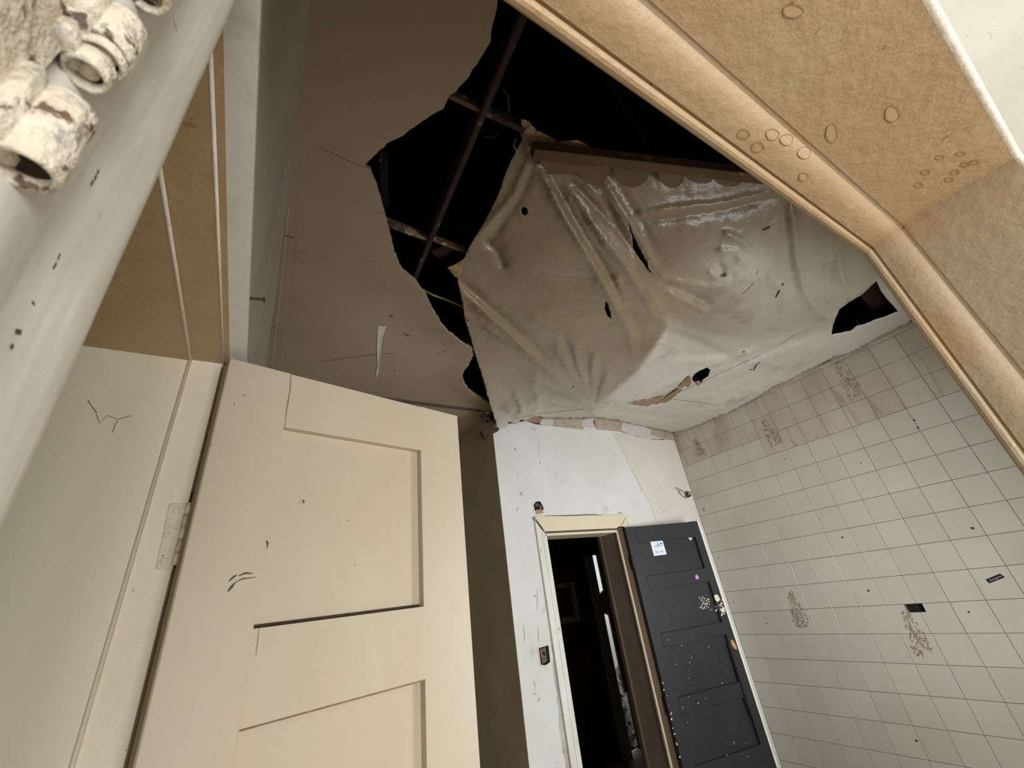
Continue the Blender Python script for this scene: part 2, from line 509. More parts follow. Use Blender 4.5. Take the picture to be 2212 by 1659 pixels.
# right part of the wall face is a shade pinker with a wandering crack
def pb(x, y, d=0.0):
    v = ony(x, y, YB); v.y -= d; return v
mb = MB()
pts = [pb(*p) for p in [(1320, 935), (1338, 960), (1350, 985), (1362, 1010), (1378, 1040), (1392, 1068), (1404, 1085), (1412, 1110), (1416, 1125)]]
mb.ribbon(pts, [.001, .002, .003, .002, .004, .002, .003, .002, .001], (0, -1, 0))
mb.build('crack', 'crack_and_shade_brown', wall_back)
pp = [(1320, 935), (1338, 960), (1350, 985), (1362, 1010), (1378, 1040), (1392, 1068), (1404, 1085), (1412, 1110), (1420, 1150), (1512, 1150), (1453, 950), (1430, 954), (1407, 952), (1374, 947), (1345, 936)]
Q_ = [pb(*p, .0004) for p in pp]
Q_[9] = Vector((XR - .0005, YB - .0004, Q_[8].z)); Q_[10] = Vector((XR - .0005, YB - .0004, Q_[10].z))
MB().prism(Q_, (0, .0006, 0)).build('old_plaster_patch', 'pink_plaster', wall_back)
pp = rough_line([(1190, 1392), (1200, 1398), (1212, 1460), (1222, 1540), (1236, 1659), (1222, 1659), (1210, 1590), (1204, 1520), (1196, 1450), (1190, 1392)], 8, 4, 5)[:-1]
MB().prism([pb(*p, .0006) for p in pp], (0, .0008, 0)).build('worn_patch', 'worn_plaster', wall_back)
mb = MB()
for a, b, w in [((1110, 970), (1116, 973), .005), ((1117, 1023), (1119, 1027), .005), ((1121, 1063), (1128, 1070), .004), ((1127, 1062), (1124, 1071), .004), ((1111, 968), (1113, 970), .006),
                ((1212, 1038), (1219, 1043), .003), ((1276, 1036), (1279, 1041), .003), ((1160, 1270), (1160, 1320), .003), ((1154, 1285), (1155, 1290), .008), ((1178, 1282), (1179, 1290), .008),
                ((1130, 1350), (1134, 1390), .003), ((1162, 1355), (1163, 1390), .003), ((1152, 1470), (1157, 1490), .003), ((1150, 1500), (1160, 1498), .003), ((1166, 1505), (1161, 1518), .004),
                ((1425, 1050), (1432, 1058), .004), ((1418, 1062), (1421, 1063), .004), ((1150, 925), (1158, 930), .005), ((1163, 940), (1164, 985), .002), ((1166, 995), (1167, 1004), .005), ((1118, 1095), (1116, 1105), .004)]:
    mb.ribbon([pb(*a), (pb(*a) + pb(*b)) / 2 + Vector((.002, 0, .001)), pb(*b)], [w * .4, w, w * .3], (0, -1, 0))
mb.build('scuff_marks', 'scuff', wall_back)
# bricks laid bare along the top
def wall_brick(pa, pb_, name='brick', mat='brick_clay', d=.006):
    a, b = ony(*pa, YB), ony(*pb_, YB)
    x0, x1, z0, z1 = min(a.x, b.x), max(a.x, b.x), min(a.z, b.z), max(a.z, b.z)
    sl = random.uniform(-.004, .004)
    m = MB().prism([(x0, YB - d, z0 + sl), (x1, YB - d, z0 - sl), (x1, YB - d, z1 - sl), (x0, YB - d, z1 + sl)], (0, .06, 0))
    return m.build(name, mat, wall_back, bevel=.003)
wall_brick((1196, 921), (1255, 902))
wall_brick((1288, 927), (1341, 905))
wall_brick((1406, 946), (1452, 922))
# broken hollow clay and plaster lumps between them
def lump(px_pts, mat, name, depth=.02, d=.004, parent=None):
    m = MB().prism([pb(*p, d) for p in px_pts], (0, depth, 0))
    return m.build(name, mat, parent or wall_back, bevel=.002)
lump([(1133, 908), (1146, 900), (1152, 895), (1163, 897), (1172, 904), (1168, 914), (1158, 912), (1146, 912)], 'broken_clay', 'broken_brick', .05, .008)
lump([(1170, 904), (1194, 906), (1195, 919), (1180, 919), (1164, 917)], 'plaster_lump', 'plaster_lump', .04, .010)
lump([(1256, 906), (1284, 903), (1280, 913), (1286, 922), (1257, 921)], 'plaster_lump', 'plaster_lump', .04, .008)
lump([(1342, 910), (1404, 927), (1404, 940), (1431, 949), (1400, 948), (1368, 942), (1340, 930)], 'plaster_lump', 'plaster_lump', .04, .012)

# ---- corridor beyond: end wall, its ceiling joint
struct(MB().box(WL, X1, 4.6, 4.8, 0, ZC).build('wall_corridor_end', 'corridor_paint'), 'olive-beige wall closing the corridor, hidden behind the cream door', 'wall')

# ---- room behind the black door
mb = MB()
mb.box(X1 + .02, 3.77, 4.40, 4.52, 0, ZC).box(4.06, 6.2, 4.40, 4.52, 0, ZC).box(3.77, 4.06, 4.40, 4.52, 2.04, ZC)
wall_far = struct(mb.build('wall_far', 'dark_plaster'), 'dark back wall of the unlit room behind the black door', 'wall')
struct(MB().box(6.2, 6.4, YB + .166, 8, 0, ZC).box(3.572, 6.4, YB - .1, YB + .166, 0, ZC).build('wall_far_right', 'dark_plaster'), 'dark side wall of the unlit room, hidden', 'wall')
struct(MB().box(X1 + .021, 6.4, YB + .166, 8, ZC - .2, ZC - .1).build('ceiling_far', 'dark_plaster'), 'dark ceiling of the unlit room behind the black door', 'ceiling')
struct(MB().box(3.1, 6.2, 5.7, 5.8, 0, ZC).box(2.9, 3.1, 4.52, 5.8, 0, ZC).build('wall_beyond', 'white_plaster'), 'pale daylit wall seen through the slit beyond the dark room', 'wall')

# ---- tiled wall
hl = [onx(*p, XR) for p in [(1950, 1303), (1990, 1301), (2000, 1322), (1961, 1323)]]
hy0, hy1 = min(hl[1].y, hl[2].y), max(hl[0].y, hl[3].y)
hz0, hz1 = min(p.z for p in hl), max(p.z for p in hl)
TZ0, TY0, T = 2.236, 0.993, 0.15
hz1 = TZ0 + round((hz1 - TZ0) / T) * T - .0012
mb = MB()
X0 = XR + .007
mb.box(X0, XR + .2, WY0, hy0, 0, 2.94).box(X0, XR + .2, hy1, YB + .166, 0, 2.94)
mb.box(X0, XR + .2, hy0, hy1, 0, hz0).box(X0, XR + .2, hy0, hy1, hz1, 2.94).box(XR + .08, XR + .2, hy0, hy1, hz0, hz1)
wall_right = struct(mb.build('wall_right', 'grout'), 'cream tiled kitchen wall with floral transfers, stained brown along its top', 'wall')
MB().box(XR + .03, XR + .079, hy0 + .001, hy1 - .001, hz0 + .001, hz1 - .001).build('empty_socket_box', 'black_void', wall_right)
G = 0.0011


def tile_mesh(y0, y1, z0, z1, name='tile', cut=None):
    c = .0012
    m = MB()
    if cut:
        m.prism([(XR, y, z) for y, z in cut], (.0075, 0, 0))
    else:
        o = [(y0, z0), (y1, z0), (y1, z1), (y0, z1)]
        i = [(y0 + c, z0 + c), (y1 - c, z0 + c), (y1 - c, z1 - c), (y0 + c, z1 - c)]
        vs = [(XR + .0075, a, b) for a, b in o] + [(XR + .001, a, b) for a, b in o] + [(XR, a, b) for a, b in i]
        fs = [(8, 11, 10, 9)]
        for k in range(4):
            n = (k + 1) % 4
            fs += [(k, k + 4, n + 4, n), (k + 4, k + 8, n + 8, n + 4)]
        m.add(vs, fs)
    return m


base = tile_mesh(-T / 2 + G, T / 2 - G, -T / 2 + G, T / 2 - G)
tme = {}
for key in ('ceramic_tile', 'stained_tile'):
    me = bpy.data.meshes.new('tile')
    me.from_pydata([(v[0] - XR, v[1], v[2]) for v in base.v], [], base.f)
    me.materials.append(MATS[key])
    tme[key] = me
tme['cut'] = {}
for k in range(-5, 9):
    y0 = TY0 + k * T
    for r in range(-13, 4):
        z0 = TZ0 + r * T
        if y0 < hy1 and y0 + T > hy0 and z0 < hz1 and z0 + T > hz0:
            a, b, c_, d_ = y0 + G, y0 + T - G, z0 + G, z0 + T - G
            u0, u1, w0 = max(a, hy0), min(b, hy1), hz0
            if u0 > a + .002:
                cut = [(a, c_), (b, c_), (b, w0), (u0, w0), (u0, d_), (a, d_)]
            else:
                cut = [(a, c_), (b, c_), (b, d_), (u1, d_), (u1, w0), (a, w0)]
            tile_mesh(0, 0, 0, 0, cut=cut).build('tile', 'ceramic_tile', wall_right)
            continue
        st = z0 > 2.5 or (z0 > 2.36 and k < 4)
        o = bpy.data.objects.new('tile', tme['stained_tile' if st else 'ceramic_tile'])
        o.location = (XR + random.uniform(-.0006, .0004), y0 + T / 2, z0 + T / 2)
        o.rotation_euler = (0, random.uniform(-.003, .003), random.uniform(-.003, .003))
        COL.objects.link(o)
        o.parent = wall_right
    tile_mesh(y0 + G, y0 + T - G, TZ0 + 4 * T + G, TZ0 + 4 * T + .042 + .012 * math.sin(k * 2.3)).build('tile', 'stained_tile', wall_right)
# clay bricks laid bare along the top of the tiled wall
for (a, b) in [((1902, 733), (1947, 704)), ((1794, 779), (1838, 760)), ((1699, 829), (1741, 803)), ((1663, 846), (1697, 826)), ((1457, 936), (1500, 918))]:
    p, q = onx(*a, XR), onx(*b, XR)
    zc_ = (p.z + q.z) / 2
    m = MB().box(XR - .006, XR + .05, min(p.y, q.y), max(p.y, q.y), zc_ - .017, zc_ + .026)
    m.build('brick', 'brick_clay', wall_right, bevel=.003)
# floral transfers (flat prints on the glaze)
def floral(px_top, px_bot, seed, faint=False):
    rnd = random.Random(seed)
    a, b = onx(*px_top, XR), onx(*px_bot, XR)
    mb = MB()
    n = 100
    L = b - a
    side = Vector((0, -1, .15))
    for i in range(n):
        t = (i + rnd.random()) / n
        wid = .020 + .050 * t ** 1.3 if t < .85 else .045
        c = a + L * t + side * rnd.uniform(-wid, wid)
        ang = rnd.gauss(0, .6) + (c - (a + L * t)).dot(side) * 9
        d = Vector((0, -math.sin(ang), -math.cos(ang)))
        ln = rnd.uniform(.012, .030) * (1.25 if t > .5 else .8)
        w = rnd.uniform(.004, .0085)
        e = d.cross(Vector((1, 0, 0))) * w
        x = Vector((XR - .0010 - .0001 * (i % 5), 0, 0))
        c.x = 0
        q = [c + x - d * ln * .5, c + x + e * .5, c + x + d * ln * .5, c + x - e * .5]
        mb.add(q, [(0, 1, 2, 3), (3, 2, 1, 0)][:1])
    pts = [a + L * t + side * .01 * math.sin(t * 6 + seed) for t in np.linspace(.1, .9, 9)]
    mb.ribbon(pts, .0022, (-1, 0, 0), .0012)
    return mb.build('floral_transfer', 'floral_print', wall_right)


floral((1706, 1278), (1737, 1355), 1)
floral((1955, 1320), (1998, 1415), 2)
floral((1805, 778), (1850, 858), 3)
floral((1648, 905), (1678, 962), 4)
floral((1500, 950), (1518, 985), 5)

# small screw plugs and dirt specks on the tiles
mb = MB()
for (x, y, r) in [(1820, 1161, .006), (1876, 1276, .007), (2101, 1141, .007), (1585, 1301, .004), (1552, 1206, .004), (1975, 908, .006), (1983, 924, .006), (1980, 1600, .006), (1697, 991, .004), (1656, 1347, .005), (2093, 1322, .005), (1860, 1000, .004), (1635, 1090, .003), (1770, 1120, .003)]:
    c = onx(x, y, XR)
    pts = [(XR - .0015, c.y + r * math.cos(t), c.z + r * math.sin(t)) for t in np.linspace(0, 2 * math.pi, 9)[:-1]]
    mb.prism(pts, (.002, 0, 0))
mb.build('screw_plugs', 'crack_and_shade_dark', wall_right)
mb = MB()
q = onx(1521, 1101, XR)
mb.prism([(XR - .003, q.y - .006, q.z + .018), (XR - .003, q.y + .012, q.z + .012), (XR - .003, q.y + .004, q.z - .016), (XR - .003, q.y - .010, q.z - .008)], (.003, 0, 0))
mb.build('tile_chip', 'broken_clay', wall_right)

# ---- ceiling with the ragged hole
edge_px = [(1075, 0), (1068, 40), (1060, 90), (1043, 118), (1020, 150), (1000, 180), (985, 198), (966, 216), (958, 235), (930, 250), (912, 262), (893, 276), (872, 292), (845, 305), (820, 324), (803, 342), (785, 359),
           (800, 366), (806, 385), (815, 405), (824, 438), (832, 468), (838, 492), (847, 520), (851, 545), (862, 570), (874, 584), (884, 592), (900, 606), (918, 630), (936, 664), (950, 688), (962, 702), (985, 722), (1006, 738), (1019, 742), (1022, 757), (1012, 778), (1001, 795), (999, 808), (1006, 826), (1016, 838), (1035, 850), (1054, 862), (1068, 880)]
ep = [onz(x, y, HC) for x, y in edge_px]
ep = [(.36, .085)] + [(p.x, p.y) for p in ep] + [(X1, YB)]
edge = rough_line(ep, .012, .006, 1)
outl = edge + [(X1 + .01, YB + .02), (X1 + .01, 4.62), (XL - .02, 4.62), (XL - .02, .085)]
# sagging along the torn lip near the far end
V2, T2 = cdt(outl, [], [(x, y) for x in np.arange(0.0, 1.4, .07) for y in np.arange(.15, 4.5, .07) if inside((x, y), outl)])
EDG = np.array(edge)
def sag(x, y):
    d = float(np.sqrt(((EDG - (x, y)) ** 2).sum(1).min()))
    return -.030 * math.exp(-(d / .07) ** 2) * max(0, min(1, (y - 1.0) / .5)) + .0015 * noise.noise(Vector((x * 3, y * 3, 0)))
mb = MB()
nv = len(V2)
mb.v = [(x, y, ZC + sag(x, y)) for x, y in V2] + [(x, y, ZC + .016 + sag(x, y)) for x, y in V2]
from collections import Counter
cnt = Counter()
for t in T2:
    for i in range(3):
        cnt[(t[i], t[(i + 1) % 3])] += 1
def up_(t):
    a, b, c = (V2[i] for i in t)
    return (b[0] - a[0]) * (c[1] - a[1]) - (b[1] - a[1]) * (c[0] - a[0]) > 0
rimf = []
for t in T2:
    t2 = t if up_(t) else t[::-1]
    mb.f.append(t2[::-1])
    mb.f.append(tuple(i + nv for i in t2))
    for i in range(3):
        a, b = t2[i], t2[(i + 1) % 3]
        if cnt[(a, b)] + cnt[(b, a)] == 1:
            rimf.append(len(mb.f))
            mb.f.append((a, b, b + nv, a + nv))
ceiling = struct(mb.build('ceiling', 'ceiling_paint', smooth=True, sharp=.6), 'brownish plasterboard ceiling on the left with a big ragged hole', 'ceiling')
ceiling.data.materials.append(MATS['torn_board'])
for i in rimf:
    ceiling.data.polygons[i].material_index = 1
def pc(x, y, d=.0015):
    v = onz(x, y, HC); v.z -= d; return v
def crack(parent, pts, w, mat='crack_and_shade_dark', nrm=(0, 0, -1), f=pc):
    P = [f(*p) for p in pts]
    ws = [w * (.3 if i in (0, len(P) - 1) else random.uniform(.6, 1.2)) for i in range(len(P))]
    return MB().ribbon(P, ws, nrm, .0012).build('crack', mat, parent)
crack(ceiling, [(685, 315), (720, 330), (755, 348), (788, 361)], .0018)
crack(ceiling, [(685, 783), (730, 775), (775, 769), (820, 764), (855, 762)], .0025)
crack(ceiling, [(945, 764), (965, 755), (985, 745), (1005, 742)], .004)
crack(ceiling, [(952, 719), (965, 722), (980, 733), (990, 740)], .006, 'crack_and_shade_brown')
crack(ceiling, [(842, 625), (850, 632), (870, 632), (905, 633)], .003)
crack(ceiling, [(870, 651), (878, 645), (882, 640)], .004)
crack(ceiling, [(780, 557), (793, 560), (805, 564)], .003, 'crack_and_shade_brown')
# joint between wall and ceiling
P = [pc(x, y) for x, y in [(624, 450), (616, 530), (603, 660), (594, 740), (588, 800)]]
MB().ribbon(P, .0010, (0, 0, -1), .001).build('ceiling_joint', 'arris_white', ceiling)
P = [Vector((XL + .001, onz(x, y, HC).y, ZC - .004)) for x, y in [(617, 513), (600, 640), (578, 785)]]
MB().ribbon(P, .002, (1, 0, 0), .001).build('crack', 'crack_and_shade_dark', ceiling)
# grey cover strip across the ceiling in line with the white wall
a, b = onz(800, 855, HC), onz(1062, 886, HC)
MB().tube([(a.x, YB - .005, ZC - .006), ((a.x + b.x) / 2, YB - .002, ZC - .010), (b.x, YB, ZC - .008)], .008, 6).build('cover_strip', 'brown_bracket', ceiling)
# peeled strip of paint hanging from the ceiling
pl = [(816, 705), (834, 706), (831, 735), (829, 760), (824, 785), (818, 806), (811, 818), (815, 790), (814, 750)]
P = [onz(x, y, HC - .012 if i in (2, 3, 4) else HC - .003) for i, (x, y) in enumerate(pl)]
MB().prism(P, (0, 0, .002)).build('peeled_paint', 'pale_chip', ceiling)
mb = MB()
for (x, y, r) in [(853, 800, .006), (845, 682, .010)]:
    c = pc(x, y)
    mb.prism([(c.x + r * math.cos(t), c.y + r * math.sin(t), c.z) for t in np.linspace(0, 2 * math.pi, 9)[:-1]], (0, 0, .001))
mb.build('damp_dents', 'crack_and_shade_brown', ceiling)

# ---- attic (dark box above)
mb = MB()
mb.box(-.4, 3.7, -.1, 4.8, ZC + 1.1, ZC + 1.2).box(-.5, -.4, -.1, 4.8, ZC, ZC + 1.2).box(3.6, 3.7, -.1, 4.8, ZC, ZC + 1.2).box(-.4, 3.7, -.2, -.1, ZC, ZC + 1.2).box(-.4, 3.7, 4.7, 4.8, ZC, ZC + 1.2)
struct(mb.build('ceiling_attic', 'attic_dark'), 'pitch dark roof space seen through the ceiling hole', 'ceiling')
mb = MB().box(-.4, -.058, -.1, 4.8, ZC, ZC + .02).box(XR, 3.7, -.1, 4.8, ZC + .02, ZC + .04)
mb.box(X1 + .03, 3.7, YB + .03, 4.8, ZC, ZC + .02)
struct(mb.build('wall_top_plate', 'attic_dark'), 'dark wall tops under the roof, hidden in the hole', 'wall')

# ================================================================ DOOR FRAMES
# ---- trim_1: tan frame of the near doorway (profile: depth y, projection d into the opening)
prof = [(-.080, 0), (.0465, 0), (.0478, -.003), (.0500, -.003), (.0512, -.0015), (.056, .0035), (.062, .0065), (.070, .0085), (.080, .0092), (.0905, .0092), (.0918, .006), (.0932, .006), (.0945, .0105), (.097, .0125), (.1005, .0130), (.104, .0118), (.1062, .0085), (.107, .002), (.107, -.030)]
XJL = -.062
trim1 = empty('trim_1', (.4, 0, 0))
struct(trim1, 'tan gloss-painted frame of the near doorway with beaded stop, upper right', 'door frame')


def sweep(prof, pa, pb, da, db):
    """profile carried from pa to pb; da, db = offset of a point per unit of projection at either end (mitre)"""
    m = MB()
    vs = []
    for (y, d) in prof:
        vs.append((pa[0] + da[0] * d, y, pa[1] + da[1] * d))
        vs.append((pb[0] + db[0] * d, y, pb[1] + db[1] * d))
    return m.add(vs, [(2 * i, 2 * i + 2, 2 * i + 3, 2 * i + 1) for i in range(len(prof) - 1)])


head = sweep(prof, (XJL, ZS), (XJ, ZS), (0, -1), (-1, -1)).build('head', 'tan_gloss_paint', trim1, smooth=True, sharp=.45)
mb = None
jr = sweep(prof, (XJ, ZS), (XJ, 0), (-1, -1), (-1, 0)).build('jamb', 'tan_jamb_paint', trim1, smooth=True, sharp=.45)
# back filling of the frame and the white rounded edge on the hall side
MB().box(XJ + .001, XJ + .045, -.080, .09, 0, ZS).box(XJL, XJ + .045, -.080, .09, ZS + .001, ZS + .045).build('frame_core', 'tan_jamb_paint', trim1)
rim = [(-.080, 0), (-.0825, .0008), (-.0855, .0002), (-.0880, -.002), (-.0890, -.005), (-.0890, -.06)]
mb = sweep(rim, (XJL, ZS), (XJ, ZS), (0, -1), (-1, -1))
m2 = sweep(rim, (XJ, ZS), (XJ, 0), (-1, -1), (-1, 0))
mb.add(m2.v, m2.f)
mb.build('hall_casing', 'arris_white', trim1, smooth=True)
def stain(px, rx, ry, f, mat_in, seed, parent, nrm):
    P = [f(px[0] + rx * math.cos(t) * (1 + .08 * math.sin(3 * t + seed)), px[1] + ry * math.sin(t)) for t in np.linspace(0, 2 * math.pi, 19)]
    if mat_in:
        MB().add([Vector(p) + Vector(nrm) * .0004 for p in P[:-1]], [tuple(range(18))]).build('stain', mat_in, parent)
    return MB().ribbon(P, [.0009 + .0006 * math.sin(i * 1.3 + seed) ** 2 for i in range(19)], nrm, .0006).build('stain', 'ring_stain', parent)
def fs_(x, y):
    d = 0.0
    for _ in range(4):
        p = onz(x, y, ZS - CAMZ - d)
        d = float(np.interp(p.y, [q[0] for q in prof[:-2]], [q[1] for q in prof[:-2]]))
    return p
fb_ = fs_
for i, (x, y, rx, ry, f, mi) in enumerate([(1796, 287, 12, 20, fs_, 'pale_stain'), (1926, 246, 15, 17, fs_, 'pale_stain'), (1712, 24, 22, 14, fs_, 'pale_stain'), (1668, 291, 14, 12, fb_, 'pale_stain'), (1699, 302, 14, 12, fb_, 'pale_stain'), (1737, 330, 14, 13, fb_, 'pale_stain'), (1606, 290, 13, 10, fb_, None), (1636, 318, 13, 11, fb_, None), (1735, 382, 10, 9, fb_, 'pale_stain')]):
    stain((x, y), rx, ry, f, mi, i, head, (0, 0, -1))
for i, (x, y) in enumerate([(2062, 372), (2085, 355), (2105, 350), (2075, 332), (2050, 388), (1985, 400), (2000, 372), (2030, 340)]):
    stain((x, y), 9, 5, fs_, None, i, head, (0, 0, -1))
# left jamb, white and caked with paint, with the emptied hinge
MB().box(-.100, XJL, -.080, .0985, 0, ZS).build('jamb', 'old_hinge_paint', trim1, bevel=.003, seg=2)
hg = MB().box(XJL - .001, XJL + .0016, .060, .0965, 1.728, 1.885).build('hinge', 'old_hinge_paint', trim1, bevel=.0007)
HXc, HYc, HR = -.0560, .1000, .0060


def knuckle(z0, z1, r, hollow=True, dx=0.0, dy=0.0):
    m = MB()
    n = 20
    rings = []
    cx_, cy_ = HXc + dx, HYc + dy
    seq = [(r * .70, z0 + .009), (r * .74, z0 + .0006), (r * .92, z0), (r, z0 + .001), (r * 1.01, (z0 + z1) / 2), (r, z1 - .001), (r * .9, z1), (r * .55, z1 - .0003), (r * .5, z1 - .005)]
    for rr, z in seq:
        for k in range(n):
            t = 2 * math.pi * k / n
            w = 1 + .05 * noise.noise(Vector((math.cos(t) * 2, math.sin(t) * 2, z * 90)))
            rings.append((cx_ + rr * w * math.cos(t), cy_ + rr * w * math.sin(t), z))
    fs = []
    for i in range(len(seq) - 1):
        for k in range(n):
            fs.append((i * n + k, i * n + (k + 1) % n, (i + 1) * n + (k + 1) % n, (i + 1) * n + k))
    fs.append(tuple(reversed(range(n))))
    fs.append(tuple(range((len(seq) - 1) * n, len(seq) * n)))
    m.add(rings, fs)
    # web joining the barrel to the leaf
    m.box(cx_ - r * .9, cx_ - r * .2, cy_ - .010, cy_, z0 + .001, z1 - .001)
    o = m.build('knuckle', 'old_hinge_paint', hg, smooth=True)
    MB().tube([(cx_, cy_, z0 + .0035), (cx_, cy_, z0 + .0045)], r * .735, 12).build('knuckle_bore', 'rust_hinge', hg)
    return o


knuckle(1.7475, 1.7735, .0062)
knuckle(1.7880, 1.7955, .0050, dx=-.0006)
knuckle(1.7965, 1.8005, .0057)
knuckle(1.8010, 1.8190, .0060)
knuckle(1.8400, 1.8700, .0060)
knuckle(1.6900, 1.7150, .0060)

# ---- trim_2: frame of the left doorway
trim2 = empty('trim_2', (-.2, .5, 0))
struct(trim2, 'cream and brown painted frame of the left doorway behind the white casing', 'door frame')
# moulded white casing on the wall stub between the two doorways
cp = [(.0990, -.0640), (.1015, -.0605), (.105, -.0588), (.111, -.0580), (.118, -.0583), (.124, -.0596), (.130, -.0608), (.138, -.0606), (.145, -.0597), (.152, -.0588), (.158, -.0583), (.164, -.0582), (.169, -.0588), (.172, -.0606), (.1735, -.066), (.174, -.140)]
m = MB()
vs = []
zs_ = np.linspace(0, ZC - .02, 60)
for z in zs_:
    for (y, x) in cp:
        w = .0006 * noise.noise(Vector((y * 60, z * 6, 2)))
        vs.append((x - abs(w), y, z))
n = len(cp)
fs = [(j * n + i, (j + 1) * n + i, (j + 1) * n + i + 1, j * n + i + 1) for j in range(len(zs_) - 1) for i in range(n - 1)]
m.add(vs, fs).build('casing', 'bright_white_paint', trim2, smooth=True)
mb = MB()
for (x, y, dx, dy, w) in [(190, 400, 6, -12, .0012), (198, 388, 5, -12, .0012), (204, 374, 4, -9, .0012), (108, 580, 8, -14, .001), (118, 560, 6, -14, .001), (25, 714, 14, 4, .0014), (14, 752, 8, -8, .0014), (62, 650, 6, 8, .0008), (370, 40, 8, 26, .0006)]:
    a, b = onx(x, y, -.0578), onx(x + dx, y + dy, -.0578)
    mb.ribbon([a, b], w, (1, 0, 0), .0006)
mb.build('scuff_marks', 'scuff', trim2)
MB().box(WL, -.0605, .150, .1725, 0, ZS + .005).build('jamb', 'bright_white_paint', trim2)
# far jamb and head
MB().box(WL, -.142, YJ, YJ + .024, 0, ZS + .005).build('jamb', 'jamb_grey_cream', trim2, bevel=.001)
st = MB().box(-.1425, -.095, YJ + .0085, YJ + .024, 0, ZS + .010).build('hinge_strip', 'jamb_cream', trim2, bevel=.001)
MB().tube([(-.1435, YJ + .001, 0), (-.1435, YJ + .001, ZS)], .0030, 10).build('bead', 'jamb_cream', trim2, smooth=True)
MB().box(WL, -.142, .150, YJ + .001, ZS, ZS + .0118).build('head', 'brown_soffit_paint', trim2, bevel=.001)
MB().box(-.1425, -.093, .150, YJ + .02, ZS + .0065, ZS + .0118).build('head_rebate', 'brown_soffit_paint', trim2, bevel=.0006)
MB().tube([(-.1425, .16, ZS + .0015), (-.1425, YJ, ZS + .0015)], .0026, 10).build('bead', 'arris_white', trim2, smooth=True)
MB().tube([(-.0935, .16, ZS + .0075), (-.0935, YJ, ZS + .0075)], .0022, 10).build('bead', 'arris_white', trim2, smooth=True)
MB().box(-.0912, -.0835, .16, YJ + .01, ZS + .0068, ZS + .0080).build('stain_strip', 'brown_soffit_paint', trim2)
MB().tube([(-.0945, YJ + .012, 0), (-.0945, YJ + .012, ZS)], .0035, 10).build('bead', 'cream_door_edge', trim2, smooth=True)
# small cobwebs on the jamb
mb = MB()
for pts in [[(190, 865), (200, 880), (210, 893)], [(208, 895), (216, 915), (232, 898), (255, 906), (285, 898)], [(255, 908), (248, 920), (243, 935)]]:
    mb.ribbon([ony(x, y, YJ) for x, y in pts], .0009, (0, -1, 0), .0008)
mb.build('cobweb', 'scuff', trim2)

# ---- door_1: cream panelled door
Hh = onz(498, 773, .4406); Eh = onz(988, 898, .4406)
du = (Eh - Hh); DW = du.length; du.normalize()
dn = Vector((-du.y, du.x, 0))
door1 = empty('door_1', (Hh.x, Hh.y, 0))
struct(door1, 'open cream panelled door with worn edges, hung in the left doorway', 'door')


def dpt(u, n, z):
    p = Vector((Hh.x, Hh.y, 0)) + du * u + dn * n
    return Vector((p.x, p.y, z))


def dbox(u0, u1, n0, n1, z0, z1):
    return MB().prism([dpt(u0, n0, z0), dpt(u1, n0, z0), dpt(u1, n1, z0), dpt(u0, n1, z0)], (0, 0, z1 - z0))


DT = .034
zt = Hh.z
dbox(.0, .1035, 0, DT, .02, zt).build('stile', 'cream_door_paint', door1, bevel=.0018, seg=2)
dbox(.398, DW, 0, DT, .02, zt).build('stile', 'cream_door_paint', door1, bevel=.0018, seg=2)
zz = [(zt, 1.9775), (1.658, 1.5415), (1.10, .985), (.55, .43), (.17, .02)]
for a, b in zz:
    dbox(.1030, .3985, .0004, DT - .0003, b, a - (.002 if a == zt else 0)).build('rail', 'cream_door_paint', door1)
for (a, b) in [(1.9775, 1.658), (1.5415, 1.10), (.985, .55), (.43, .17)]:
    dbox(.1030, .3985, .016, .026, b - .003, a + .003).build('panel', 'cream_door_paint', door1)
    dbox(.1045, .3975, .0155, .0162, b, b + .0055).build('panel_shade', 'crack_and_shade_dark', door1)  # dark strip on the panel paints the shade along its lower edge
    if a < 1.6:
        dbox(.1045, .3975, -.0002, .0006, a - .0022, a).build('panel_shade', 'crack_and_shade_brown', door1)  # thin brown strip painted as the shadow line under the rail
    # tan dusty lip along the top and the closing side of the panel
dbox(-.0010, .0002, .0008, DT - .0008, .03, zt - .002).build('hinge_edge', 'cream_door_edge', door1)
mb = MB()
def pd(x, y):
    r = ray(x, y); nn = np.array([dn.x, dn.y, 0]); h0 = np.array([Hh.x, Hh.y, 0])
    p = r * ((h0 @ nn) / (r @ nn)); return Vector((p[0], p[1], p[2] + CAMZ))
for pts, w in [([(492, 1278), (500, 1268), (508, 1258)], .004), ([(494, 1256), (505, 1246), (512, 1242)], .003), ([(515, 1244), (530, 1238), (545, 1239)], .003), ([(508, 1258), (525, 1250), (552, 1247)], .002),
               ([(629, 803), (627, 840), (620, 880), (615, 925)], .0012), ([(575, 1168), (578, 1172), (577, 1185)], .003), ([(654, 1080), (656, 1084), (655, 1087)], .004), ([(752, 1123), (753, 1126)], .003), ([(766, 1219), (766, 1223)], .003),
               ([(455, 960), (458, 961)], .003), ([(560, 1357), (556, 1390), (552, 1420)], .0008), ([(505, 873), (507, 875)], .004), ([(527, 853), (529, 856)], .004)]:
    mb.ribbon([pd(*p) for p in pts], [w * .5] + [w] * (len(pts) - 2) + [w * .4], -dn, .0006)
mb.build('scuff_marks', 'scuff', door1)
